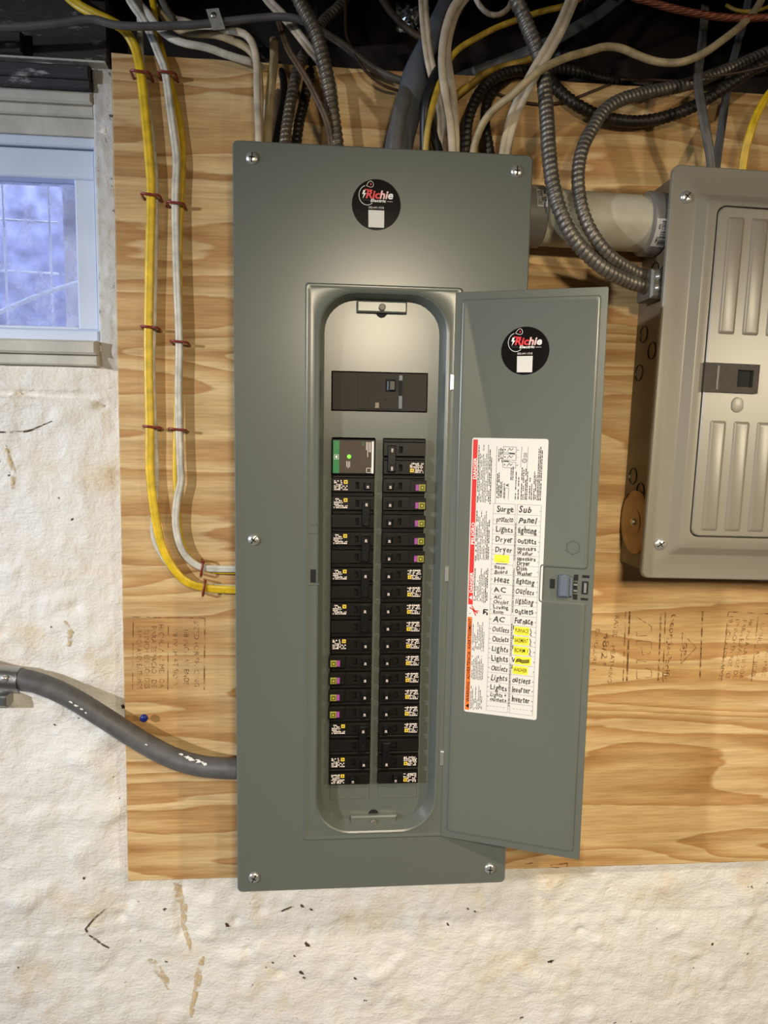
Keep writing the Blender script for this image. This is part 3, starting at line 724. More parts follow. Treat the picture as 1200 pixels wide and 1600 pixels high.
# round contractor sticker (T maps sheet coords to world)
def sticker(parent, T, r):
    mb = MB(); n = 48
    ring = [(r * math.cos(2 * math.pi * i / n), r * math.sin(2 * math.pi * i / n)) for i in range(n)]
    mb.add([(x, y, 0.0004) for x, y in ring] + [(x, y, 0) for x, y in ring], [tuple(range(n))] + [(i + n, (i + 1) % n + n, (i + 1) % n, i) for i in range(n)], 'sticker_black', T)
    rim = [(r * 0.985, 0.00042), (r * 1.0, 0.00042)]
    k = r / 38.0; h = 0.0007
    U = lambda x, y: T(x, y, h)
    def P(px, py): return ((px - 47.5) * k, (50.0 - py) * k)       # coords of a 100x100 close-up, centre (47.5, 50)
    def poly(pts, mt): mb.add([P(*p) for p in pts], [tuple(range(len(pts)))], mt, U)
    def stroke(pts, wd, mt):
        for (a, b), (c, d) in zip(pts[:-1], pts[1:]):
            l = math.hypot(c - a, d - b) + 1e-9; nx, ny = -(d - b) / l * wd / 2, (c - a) / l * wd / 2
            poly([(a - nx, b - ny), (c - nx, d - ny), (c + nx, d + ny), (a + nx, b + ny)], mt)
    def word(s, x, y, wpx, cap, mt, **kw):
        o = P(x, y); mb.text(s, lambda a, b: T(o[0] + a, o[1] + b, h), cap * k / 0.72, mt, width=wpx * k, **kw)
    vs, fs = text_geo('Richie', 0.03, 0.2); o0 = P(30.0, 40.6); wx = 43.5 * k / vs[:, 0].max(); hy = 12.0 * k / 0.72
    for f in fs:                                    # red letters turning pale towards the end
        c = sum(vs[q][0] for q in f) / len(f) / vs[:, 0].max()
        mt = 'logo_red' if c < 0.52 else ('logo_pink' if c < 0.80 else 'white_ink')
        mb.add([(o0[0] + vs[q][0] * wx, o0[1] + vs[q][1] * hy) for q in f], [tuple(range(len(f)))], mt, U)
    stroke([(29, 28), (41, 29)], 1.6, 'logo_red')
    poly([(27, 29), (30.5, 29), (28.6, 33.6), (31.5, 33.4), (26, 42), (27.6, 35.2), (25.3, 35.2)], 'white_ink')
    word('Electric', 38, 46, 24.5, 4.4, 'white_ink', bold=0.03, shear=0.2)
    stroke([(26, 43.6), (36.5, 44)], 0.5, 'ink_grey'); stroke([(64, 44.5), (73, 44.6)], 0.5, 'print_white')
    word('202-641-1518', 35.2, 55.8, 24, 3.2, 'print_white')
    arc = [(33 + 13 * math.cos(math.radians(t)) * 0.97, 36.5 + 14.6 * math.sin(math.radians(t))) for t in range(50, 256, 12)]
    stroke(arc, 0.75, 'white_ink')
    drop = [(31.5, 22.5), (34.5, 17.5), (38, 15.2), (41, 16.3), (42.8, 20), (41.8, 23.5), (38.5, 24.6), (35, 23.6), (31.5, 22.5)]
    stroke(drop, 0.6, 'print_white'); poly([(38.6, 18), (39.8, 19.5), (39, 22), (37.4, 20.6)], 'logo_red')
    poly([(35.2, 58.3), (60, 58.3), (60, 84), (35.8, 84)], 'label_white')
    return mb.build('round_sticker', parent)
c0 = (0.1803, 1.8830)
sticker(panel, lambda x, y, z=0.0007: (c0[0] + x, -D - z, c0[1] + y), 0.0312)

# ------------------------------------------------------------------ door
HX, HY, FX, FY = 0.2855, -0.1075, 0.4637, -0.1735
DW = math.hypot(FX - HX, FY - HY)
DV = np.array([FX - HX, FY - HY, 0]) / DW; DN = np.array([DV[1], -DV[0], 0])
def DT(s, off, z):            # off: negative = towards the viewer, like y
    p = np.array([HX, HY, z]) + DV * s - DN * off
    return tuple(p)
def DS(x, y, z=0.0): return DT(x, -z, y)
def door_panel():
    z0, z1 = 1.0264, 1.7778
    mb = MB()
    mb.loft([rrect(0, DW, z0, z1, 0.002, 0.0065, 2), rrect(0, DW, z0, z1, 0.002, 0.0006, 2), rrect(0.0006, DW - .0006, z0 + .0006, z1 - .0006, 0.002, 0.0, 2)], 'panel_grey', DT, cap0=True, cap1=True)
    # raised field with a notch round the latch
    def field(k, off):
        a, b, c, d = 0.0088 + k, 0.1815 - k, 1.0366 + k, 1.7682 - k
        nl, n0, n1 = 0.1255 - k, 1.3804 - k, 1.4240 + k
        r = 0.004
        pts = []
        def arc(cx, cz, a0, a1, rr):
            for i in range(5):
                t = math.radians(a0 + (a1 - a0) * i / 4); pts.append((cx + rr * math.cos(t), off, cz + rr * math.sin(t)))
        arc(a + r, c + r, 180, 270, r); arc(b - r, c + r, 270, 360, r); arc(b - r, n0 - r, 0, 90, r)
        arc(nl + r, n0 + r, 270, 180, r); arc(nl + r, n1 - r, 180, 90, r); arc(b - r, n1 + r, 270, 360, r); arc(b - r, d - r, 0, 90, r); arc(a + r, d - r, 90, 180, r)
        return pts
    mb.loft([field(0, 0.0), field(0.0012, -0.0019), field(0.0030, -0.0024), field(0.0048, -0.0019)], 'panel_grey', DT, cap1=True)
    d = mb.build('door', panel, smooth='auto')
    # embossed hexagon knock-out
    mb = MB(); hexr = lambda r, off: [(0.1625 + r * math.cos(math.radians(60 * i + 30)), off, 1.4518 + r * math.sin(math.radians(60 * i + 30))) for i in range(6)]
    mb.loft([hexr(0.0098, -0.0019), hexr(0.0090, -0.0028), hexr(0.0082, -0.0021)], 'panel_grey', DT, cap1=True); mb.build('knockout', d)
    # latch
    mb = MB(); mb.box(0.1462, 0.1598, -0.0075, 0.0, 1.3865, 1.4150, 'slate', DT, bev=0.0025); mb.box(0.1598, 0.1640, -0.0045, 0.0, 1.3880, 1.4130, 'slate', DT, bev=0.001)
    mb.box(0.151, 0.156, -0.004, 0.0, 1.4148, 1.4165, 'slate', DT); mb.build('door_latch', d)
    mb = MB()
    for s0, s1, a, b in ((0.1652, 0.1705, 1.4085, 1.4165), (0.1652, 0.1705, 1.3835, 1.3905), (0.1650, 0.1700, 1.3925, 1.4065), (0.1755, 0.1845, 1.4130, 1.4165), (0.1750, 0.1840, 1.3835, 1.3865), (0.1755, 0.1835, 1.3915, 1.4085), (0.1352, 0.1415, 1.3960, 1.4085)):
        mb = MB(); mb.box(s0, s1, -0.0006, 0.0, a, b, 'dark_inside', DT); mb.build('slot', d)
    mb = MB(); mb.box(0.1652, 0.1702, -0.0026, -0.0006, 1.3945, 1.3965, 'bright_metal', DT); mb.box(0.1652, 0.1702, -0.0026, -0.0006, 1.4025, 1.4045, 'bright_metal', DT)
    mb.box(0.1780, 0.1815, -0.0035, -0.0006, 1.3935, 1.4065, 'bright_metal', DT, bev=0.001); mb.build('spring_clip', d)
    for v in (597, 897, 1185):
        a = at(707 - (v - 597) * 0.024, v, -D - 0.003)
        mb = MB(); mb.box(HX - 0.0040, HX + 0.0012, -D - 0.0040, -D - 0.0005, a[2] - 0.0105, a[2] + 0.0105, 'bright_metal', bev=0.001); mb.build('hinge', panel)
    # directory label -----------------------------------------------------
    L0, L1, B0, B1 = 0.0278, 0.1258, 1.2155, 1.5902
    F = -0.0019; sh = 0.0003
    mb = MB()
    mb.loft([rrect(L0, L1, B0, B1, 0.003, F, 4), rrect(L0, L1, B0, B1, 0.003, F - sh, 4)], 'label_white', DT, cap1=True)
    Y = F - sh - 0.0002; Y2 = Y - 0.0002
    def q(s0, s1, a, b, mt, y=Y): mb.add([DT(s0, y, a), DT(s1, y, a), DT(s1, y, b), DT(s0, y, b)], [(0, 1, 2, 3)], mt)
    def hor(s, z, y=Y2): return lambda a, b: DT(s + a, y, z + b)
    def ver(s, z, y=Y2): return lambda a, b: DT(s - b, y, z + a)       # reads upwards
    # red and orange bands
    q(0.0292, 0.0352, 1.3662, 1.5880, 'red'); q(0.0290, 0.0352, 1.2185, 1.3490, 'orange')
    for s, z, wd in (('DANGER', 1.5355, 0.0285), ('PELIGRO', 1.4480, 0.0300), ('DANGER', 1.3820, 0.0285)):
        mb.text(s, ver(0.0347, z), 0.0044 / 0.72, 'white_ink', bold=0.02, width=wd)
    mb.add([DT(0.0340, Y2, 1.3725), DT(0.0340, Y2, 1.3790), DT(0.0302, Y2, 1.37575)], [(0, 1, 2)], 'white_ink')
    mb.text('WARNING  ADVERTENCIA  AVERTISSEMENT', ver(0.0345, 1.2300), 0.0042 / 0.72, 'ink', bold=0.015, width=0.117)
    mb.add([DT(0.0343, Y2, 1.2210), DT(0.0343, Y2, 1.2275), DT(0.0300, Y2, 1.22425)], [(0, 1, 2)], 'ink')
    # shock and page pictograms
    q(0.0302, 0.0450, 1.3505, 1.3655, 'label_white')
    def st(pts, wd, mt):
        for (a, b), (c, e) in zip(pts[:-1], pts[1:]):
            l = math.hypot(c - a, e - b) + 1e-9; nx, nz = -(e - b) / l * wd / 2, (c - a) / l * wd / 2
            mb.add([DT(a - nx, Y2, b - nz), DT(c - nx, Y2, e - nz), DT(c + nx, Y2, e + nz), DT(a + nx, Y2, b + nz)], [(0, 1, 2, 3)], mt)
    st([(0.0315, 1.3620), (0.0360, 1.3595), (0.0425, 1.3550)], 0.0016, 'red'); st([(0.0360, 1.3595), (0.0400, 1.3515)], 0.0014, 'red'); st([(0.0340, 1.3650), (0.0385, 1.3580), (0.0440, 1.3580)], 0.0012, 'red'); st([(0.0310, 1.3535), (0.0335, 1.3545)], 0.0006, 'ink')
    for a, b, c, e in ((0.0495, 0.0515, 1.3545, 1.3600), (0.0515, 0.0540, 1.3565, 1.3585), (0.0540, 0.0560, 1.3535, 1.3570), (0.0500, 0.0560, 1.3600, 1.3615)): q(a, b, c, e, 'ink', Y2)
    # columns of small print (reads upwards): broken thin lines
    def small(s, a, b, wd, dens=0.9, mt='ink_grey'):
        z = a
        while z < b:
            l = R.uniform(0.0012, 0.0050)
            if R.random() < dens: q(s, s + wd, z, min(b, z + l), mt)
            z += l + R.uniform(0.0004, 0.0009)
    for a, b in ((1.5030, 1.5830), (1.4255, 1.4960), (1.3690, 1.4180), (1.3020, 1.3450), (1.2600, 1.2980), (1.2190, 1.2550)):
        nl = 9 if a > 1.35 else 8
        for i in range(nl):
            bold = i in (0, nl - 1, nl - 2) and a > 1.35
            small(0.0366 + i * 0.0021, a + R.uniform(0, 0.004), b - (R.uniform(0, 0.022) if i % 3 else 0.002), 0.0011 if bold else 0.0008, mt='ink' if bold else 'ink_grey')
    # product lines at the top
    for i, (s, a, b) in enumerate(((0.0620, 1.5120, 1.5440), (0.0640, 1.5115, 1.5460), (0.0712, 1.5120, 1.5320), (0.0795, 1.5360, 1.5520), (0.0818, 1.5360, 1.5540), (0.0860, 1.5110, 1.5480), (0.0895, 1.5110, 1.5400), (0.0935, 1.5110, 1.5530), (0.0957, 1.5110, 1.5500), (0.0985, 1.5110, 1.5520), (0.1005, 1.5110, 1.5480), (0.1040, 1.5120, 1.5400), (0.1065, 1.5110, 1.5320), (0.1095, 1.5110, 1.5480), (0.1115, 1.5120, 1.5430), (0.1140, 1.5110, 1.5780), (0.1160, 1.5110, 1.5800), (0.1180, 1.5110, 1.5760), (0.0628, 1.5600, 1.5760), (0.0652, 1.5580, 1.5780), (0.0672, 1.5590, 1.5760))):
        small(s, a, b, 0.0011, 0.95, 'ink')
    mb.text('HOMC42UC', ver(0.0692, 1.5125), 0.0034 / 0.72, 'ink', bold=0.02, width=0.0215)
    mb.text('A', ver(0.0775, 1.5275), 0.0038 / 0.72, 'ink', bold=0.03)
    st([(0.0730, 1.5105), (0.0730, 1.5255), (0.0775, 1.5255), (0.0775, 1.5105)], 0.0003, 'ink')
    for z in (1.5560, 1.5660, 1.5755):                      # three little door diagrams
        st([(0.0690, z - 0.0036), (0.0855, z - 0.0042), (0.0855, z + 0.0034), (0.0690, z + 0.0040), (0.0690, z - 0.0036)], 0.0004, 'ink_grey')
        q(0.0705, 0.0718, z - 0.0008, z + 0.0008, 'ink'); st([(0.0740, z - 0.002), (0.0770, z + 0.002), (0.0790, z - 0.001), (0.0815, z + 0.002)], 0.0006, 'ink_grey')
        mb.text({1.5560: '0', 1.5660: '1', 1.5755: '2'}[z], ver(0.0885, z - 0.001), 0.0030, 'ink')
    st([(0.0698, 1.5608), (0.0755, 1.5604)], 0.0012, 'ink'); st([(0.0835, 1.5705), (0.0775, 1.5709)], 0.0012, 'ink')
    mb.add([DT(0.0775, Y2, 1.5604), DT(0.0745, Y2, 1.5596), DT(0.0745, Y2, 1.5614)], [(0, 1, 2)], 'ink')
    mb.add([DT(0.0755, Y2, 1.5709), DT(0.0785, Y2, 1.5700), DT(0.0785, Y2, 1.5718)], [(0, 1, 2)], 'ink')
    st([(0.0605, 1.5800), (0.0608, 1.5050)], 0.0003, 'ink_grey'); st([(0.0920, 1.5530), (0.0925, 1.5800)], 0.0003, 'ink_grey'); st([(0.1000, 1.5500), (0.1005, 1.5800)], 0.0003, 'ink_grey')
    ringp = [(0.0965 + 0.0026 * math.cos(math.radians(t)), 1.5620 + 0.0026 * math.sin(math.radians(t))) for t in range(0, 361, 30)]; st(ringp, 0.0006, 'ink'); mb.text('UL', ver(0.0972, 1.5608), 0.0024, 'ink')
    for s in (0.0955, 0.0970, 0.0985): small(s, 1.5660, 1.5720, 0.0007, 1, 'ink_grey')
    # directory grid: 21 rows, two columns
    G0, G1, GT, GB = 0.0585, 0.1203, 1.5046, 1.2210; rp = (GT - GB) / 21
    mid0, mid1 = 0.0872, 0.0897
    for i in range(22):
        z = GT - i * rp; q(G0, mid0, z - 0.00014, z + 0.00014, 'ink_grey'); q(mid1, G1, z - 0.00014, z + 0.00014, 'ink_grey')
    for s in (G0, mid0, mid1, G1): q(s - 0.00012, s + 0.00012, GB, GT, 'ink_grey')
    z = GB + 0.01
    small(0.0880, 1.43, 1.48, 0.0009, 1, 'ink'); small(0.0880, 1.36, 1.42, 0.0009, 1, 'ink'); small(0.0880, 1.30, 1.345, 0.0009, 1, 'ink'); small(0.0880, 1.23, 1.29, 0.0009, 1, 'ink')
    left = ['Surge', 'protecto', 'Lights', 'Dryer', 'Dryer', None, 'Base|Board', 'Heat', 'AC', 'AC|Outlet', 'Living|Room', 'AC', 'Outlets', 'Outlets', 'Lights', 'Lights', 'Outlets', 'Lights', 'Lights', 'Lights +|outlets', '']
    right = ['Sub', 'Panel', 'lighting', 'outlets', 'upstairs|Washer', 'upstairs|Dryer', 'Dish|Washer', 'lighting', 'Outlets', 'lighting', 'outlets', 'Furnace', '*FURNACE', '*BASEMENT', '*BDRM 1', '*', '*WASHER', 'outlets', 'Inverter', 'Inverter', '']
    bolds = {'lighting', 'Furnace', 'Dish|Washer', 'upstairs|Dryer'}
    for col, (rows, s0, s1) in enumerate(((left, G0, mid0), (right, mid1, G1))):
        for i, wv in enumerate(rows):
            zt = GT - i * rp; zb = zt - rp
            num = str(2 * i + 1 + col)
            mb.text(num, ver(s0 + 0.0022 if col == 0 else s1 - 0.0006, zb + rp * 0.38), 0.0022, 'ink')
            if wv is None:
                q(s0 + 0.0035, s1 - 0.0055, zb + 0.0025, zt - 0.0005, 'yellow_tape', Y - 0.0001)
                st([(s0 + 0.007, zb + 0.0042), (s0 + 0.017, zb + 0.0042)], 0.0004, 'ink'); st([(s0 + 0.006, zb + 0.001), (s0 + 0.021, zb + 0.0012)], 0.0008, 'ink'); continue
            if wv.startswith('*'):
                a, b = s0 + 0.0020, s1 - 0.0085
                if wv == '*': a, b = s0 + 0.0042, s1 - 0.0050
                q(a, b, zb + 0.0012, zt - 0.0010, 'yellow_tape', Y - 0.0001)
                if len(wv) > 1:
                    mb.text(wv[1:], hor(a + 0.0012, zb + 0.0046), 0.0056 / 0.72, 'ink', bold=0.014, width=(b - a) - 0.0024)
                    st([(a + 0.003, zb + 0.0030), (b - 0.003, zb + 0.0028)], 0.0003, 'ink_grey')
                    st([(s0 + 0.001, zb + 0.008), (s0 + 0.0012, zt - 0.0003)], 0.0009, 'ink')
                    if i < 15: st([(b + 0.001, zb + 0.011), (b + 0.0025, zb + 0.006), (b + 0.001, zb + 0.003), (b + 0.003, zb + 0.001)], 0.0008, 'ink')
                else:
                    st([(s0 + 0.001, zt - 0.003), (s0 + 0.0025, zb + 0.004), (s0 + 0.0045, zt - 0.004)], 0.0009, 'ink')
                    for t in range(3):
                        zz = zb + 0.0045 + t * 0.0017
                        st([(a + 0.001 + t * 0.0006, zz), (a + 0.006, zz + 0.0012), (a + 0.010, zz - 0.0006), (b - 0.002, zz + 0.0010)], 0.0013, 'ink')
                continue
            lines = wv.split('|')
            for j, t in enumerate(lines):
                if not t: continue
                cap = 0.0080 if len(lines) == 1 else 0.0054
                zz = zb + 0.0030 if len(lines) == 1 else (zb + 0.0074 if j == 0 else zb + 0.0010)
                wmax = (s1 - s0) - 0.0068
                wd = min(wmax, max(3.2, len(t)) * cap * 0.62)
                mb.text(t, hor(s0 + 0.0036 + (0.001 if col == 0 else -0.0014), zz), cap / 0.72, 'ink', bold=0.022 if wv in bolds else (0.016 if col else 0.012), width=wd, jitter=0.17, shear=R.choice((-0.05, 0.1, 0.2)))
            if not wv:
                for t in range(5): q(s0 + 0.004 + t * 0.0045, s0 + 0.0065 + t * 0.0045, zb + 0.0065, zb + 0.0069, 'ink_grey')
    lab = mb.build('directory_label', d); lab['label'] = 'white paper directory label with handwritten circuit names'
    sticker(d, lambda x, y, z=0.0007: DT(0.0917 + x, F - z, 1.7015 + y), 0.0302)
door_panel()

# ------------------------------------------------------------------ breakers
BW, BH = 0.0576, 0.02446
def mx(col, x): return x if col == 0 else BW - x
def bx(mb, col, x0, x1, y0, y1, z0, z1, mt, bev=0.0):
    a, b = sorted((mx(col, x0), mx(col, x1))); mb.box(a, b, y0, y1, z0, z1, mt, bev=bev)
def body_mesh(mb, col, z0, slot=(0.0318, 0.0368)):
    f = -0.0095
    bx(mb, col, 0.0003, BW - 0.0003, -0.004, 0.030, z0 + 0.0006, z0 + BH - 0.0006, 'black')
    xs = sorted([mx(col, v) for v in (0.0006, slot[0], slot[1], BW - 0.0006)]); zs = [z0 + 0.0018, z0 + 0.0055, z0 + 0.0145, z0 + 0.0192]
    grid_plate(mb, xs, zs, {(1, 1)}, f, -0.0035, 'black_breaker')
    bx(mb, col, slot[0], slot[1], -0.0042, -0.0038, z0 + 0.005, z0 + 0.015, 'dark_inside')
    bx(mb, col, 0.0006, BW - 0.0006, -0.0078, 0.0, z0 + 0.0200, z0 + BH - 0.0010, 'black_breaker', bev=0.0008)      # step along the top
    bx(mb, col, 0.0225, BW - 0.003, f - 0.0004, f, z0 + 0.0172, z0 + 0.0178, 'black_face')
def print_marks(mb, col, z0, seed):
    r = random.Random(seed); y = -0.0098
    # fine white print with one yellow square, as on the real labels (too small to read)
    xr = (0.0030, 0.0215)
    X0 = xr[0] if col == 0 else BW - xr[1]
    sq = (X0 + 0.0130, z0 + 0.0120) if col == 0 else (X0 + 0.0002, z0 + 0.0042)
    def q(a, b, c, d, mt, yy=y): mb.add(rect(a, b, c, d, yy), [(0, 1, 2, 3)], mt)
    q(sq[0], sq[0] + 0.0052, sq[1], sq[1] + 0.0052, 'print_yellow'); q(sq[0] + 0.0019, sq[0] + 0.0034, sq[1] + 0.0018, sq[1] + 0.0034, 'ink', y - 0.0002)
    z = z0 + 0.0036
    while z < z0 + 0.0165:
        x = X0
        while x < X0 + 0.0180:
            wd = r.uniform(0.0006, 0.0022); h = r.uniform(0.0011, 0.0021)
            if r.random() < 0.80 and not (sq[0] - 0.001 < x + wd / 2 < sq[0] + 0.006 and sq[1] - 0.0012 < z + h / 2 < sq[1] + 0.0064):
                q(x, min(x + wd, X0 + 0.0183), z, z + h, 'print_white')
            x += wd + r.uniform(0.0004, 0.0009)
        z += 0.0023
def handle_mesh(mb, col, zc, x0=0.0430, x1=0.0508, hz=0.0046, lean=1):
    a, b = sorted((mx(col, x0), mx(col, x1)))
    f = -0.0095; t = 0.0062
    s = 0.0012 * (1 if col == 0 else -1) * lean
    mb.loft([rect(a - 0.0004, b + 0.0004, zc - hz, zc + hz, f), rect(a + s + 0.0004, b + s - 0.0004, zc - hz + 0.0004, zc + hz - 0.0004, f - t + 0.0008), rect(a + s + 0.0012, b + s - 0.0012, zc - hz + 0.0011, zc + hz - 0.0011, f - t)], 'black', cap1=True)
    return (a + b) / 2 + s, f - t - 0.0002
def amp(mb, s, x, y, z, size=0.0040):
    w0 = size * 0.62 * len(s) / 2
    mb.text(s, lambda a, b: (x + size * 0.33 - b, y, z - w0 + a), size, 'print_white', bold=0.02)
def make_breaker(col, kind, amps, seed, handle_x=None):
    """root sits at the outer lower corner of its slot"""
    two = kind == 'double'
    root = empty('circuit_breaker', (0, 0, 0))
    mb = MB(); body_mesh(mb, col, 0.0)
    if two: body_mesh(mb, col, BH)
    if kind == 'far': pass
    if kind == 'afci': bx(mb, col, -0.0012, 0.0200, -0.0118, -0.004, 0.0016, 0.0180, 'black_breaker', bev=0.0008)
    mb.build('case', root)
    hx = handle_x if handle_x else (0.0430, 0.0508)
    if two:
        mb = MB(); a, b = sorted((mx(col, 0.0412), mx(col, 0.0520)))
        mb.box(a, b, -0.0165, -0.0090, 0.0050, BH * 2 - 0.0085, 'black', bev=0.0012)
        for z in (0.0095, BH + 0.0095):
            mb.loft([rect(a + 0.0022, b - 0.0022, z - 0.0046, z + 0.0046, -0.0165), rect(a + 0.0026, b - 0.0026, z - 0.0042, z + 0.0042, -0.0172)], 'black_breaker', cap1=True)
        for z in ((BH + 0.0095,) if col == 0 else (0.0095,)) if amps != '100' else (0.0095, BH + 0.0095):
            amp(mb, amps, (a + b) / 2, -0.0174, z, 0.0042 if len(amps) < 3 else 0.0036)
        mb.build('handle', root)
    else:
        mb = MB(); x, y = handle_mesh(mb, col, 0.0098, *hx); amp(mb, amps, x, y, 0.0088); mb.build('handle', root)
    if kind == 'afci':
        a, b = sorted((mx(col, 0.0002), mx(col, 0.0090))); c, d = sorted((mx(col, 0.0092), mx(col, 0.0134)))
        mb = MB(); mb.box(a, b, -0.0134, -0.0110, 0.0036, 0.0126, 'button_green', bev=0.0006); mb.box(a + 0.0014, b - 0.0014, -0.0137, -0.0120, 0.0050, 0.0112, 'button_olive', bev=0.0003)
        xm = (a + b) / 2; mb.box(xm - 0.0010, xm + 0.0010, -0.0139, -0.013, 0.0072, 0.0090, 'print_yellow'); tb = mb.build('test_button', root)
        mb = MB(); mb.box(c, d, -0.0130, -0.0110, 0.0040, 0.0124, 'purple', bev=0.0004); mb.build('colour_band', root)
    else:
        mb = MB(); print_marks(mb, col, BH if two and col == 0 else 0.0, seed); mb.build('printed_label', root)
    return root
ZT = 1.5868
XL, XR = 0.1271, 0.1961
def place(o, col, row, rows=1): o.location = (XL if col == 0 else XR, DF, ZT - (row + rows) * BH)
ORD = ['top', 'second', 'third', 'fourth', 'fifth', 'sixth', 'seventh', 'eighth', 'ninth', 'tenth', 'eleventh', 'twelfth', 'thirteenth', 'fourteenth', 'fifteenth', 'sixteenth', 'seventeenth']
layL = [(2, 1, 'single'), (3, 2, 'double'), (5, 2, 'double'), (7, 2, 'double'), (9, 2, 'double'), (11, 1, 'single'), (12, 1, 'afci'), (13, 1, 'afci'), (14, 1, 'afci'), (15, 1, 'afci'), (16, 2, 'double'), (18, 1, 'single'), (19, 1, 'far')]
layR = [(0, 2, 'hundred'), (2, 1, 'afci'), (3, 1, 'afci'), (4, 1, 'afci'), (5, 1, 'afci'), (6, 1, 'afci')] + [(r, 1, 'single') for r in range(7, 17)] + [(17, 2, 'double'), (19, 1, 'far')]
desc = {'single': 'single breaker with white print', 'double': 'double breaker with tied handle', 'afci': 'breaker with purple test button', 'far': 'single breaker switched opposite', 'hundred': 'two-pole breaker marked 100'}
for col, lay, side in ((0, layL, 'column away from the open door'), (1, layR, 'column beside the open door')):
    protos = {}
    for i, (row, n, kind) in enumerate(lay):
        if kind not in protos:
            k = 'double' if kind == 'hundred' else kind
            protos[kind] = make_breaker(col, k, {'hundred': '100', 'double': '30', 'single': '20', 'afci': '20', 'far': '15'}[kind], 5 + row + col * 50, (0.0285, 0.0352) if kind == 'far' else None)
            if kind == 'far':     # its toggle window lies on the other side of the handle
                pass
            o = protos[kind]
        else: o = copy_tree(protos[kind])
        place(o, col, row, n)
        j = i + (1 if col == 0 else 0)
        posn = 'lowest' if i == len(lay) - 1 else ('topmost' if j == 0 else ORD[j] + ' down')
        tag(o, f'{desc[kind]}, {posn}, {side}', 'breaker', 'breakers in the ' + side)
# surge protector module, two spaces tall
def surge():
    root = empty('surge_protector', (XL, DF, ZT - 2 * BH)); tag(root, 'square surge protector module with green stripe and lit green lamp above the breakers', 'surge protector')
    x0, z0 = XL, ZT - 2 * BH; W, H = BW + 0.0004, 2 * BH - 0.0012; f = DF - 0.0125
    mb = MB(); mb.box(x0, x0 + W, DF - 0.0118, DF + 0.03, z0 + 0.0006, z0 + H, 'black', bev=0.001); mb.box(x0 + 0.0018, x0 + W - 0.0018, f, f + 0.001, z0 + 0.0022, z0 + H - 0.0018, 'surge_face', bev=0.0003); mb.build('case', root)
    fx, fz = lambda t: x0 + W * t, lambda t: z0 + H * (1 - t)
    mb = MB(); mb.box(fx(0.022), fx(0.165), f - 0.0003, f, fz(0.955), fz(0.045), 'green')
    a, b, c, d = fx(0.045), fx(0.150), fz(0.57), fz(0.435)
    for p in ((a, b, c, c + 0.0004), (a, b, d - 0.0004, d), (a, a + 0.0004, c, d), (b - 0.0004, b, c, d)): mb.box(p[0], p[1], f - 0.0005, f - 0.0002, p[2], p[3], 'white_ink')
    mb.box(a + 0.0018, b - 0.0018, f - 0.0005, f - 0.0002, c + 0.0016, d - 0.0016, 'white_ink'); mb.build('green_stripe', root)
    mb = MB(); mb.box(fx(0.91), fx(0.955), f - 0.0003, f, fz(0.955), fz(0.06), 'white_ink'); mb.build('white_stripe', root)
    mb = MB(); mb.dome((fx(0.39), fz(0.49)), 0.0027, f, 0.0012, 'led', 14); mb.build('indicator_lamp', root)['label'] = 'glowing green indicator lamp'
    mb = MB()
    def q(t0, t1, s0, s1, mt='print_white'): mb.add(rect(fx(t0), fx(t1), fz(s1), fz(s0), f - 0.0003), [(0, 1, 2, 3)], mt)
    for t in (0.33, 0.365, 0.40):
        q(t, t + 0.012, 0.62, 0.62 + R.uniform(0.1, 0.2))
    for t, l in ((0.78, 0.22), (0.81, 0.42), (0.845, 0.28), (0.875, 0.28)): q(t, t + 0.012, 0.08, 0.08 + l)
    mb.text('S', lambda a, b: (fx(0.69) + a, f - 0.0003, fz(0.17) + b), 0.006, 'green', bold=0.03)
    for t0, t1, s0, s1 in ((0.79, 0.90, 0.80, 0.812), (0.79, 0.90, 0.925, 0.937), (0.79, 0.80, 0.80, 0.937), (0.89, 0.90, 0.80, 0.937)): q(t0, t1, s0, s1)
    mb.build('printed_text', root)
surge()
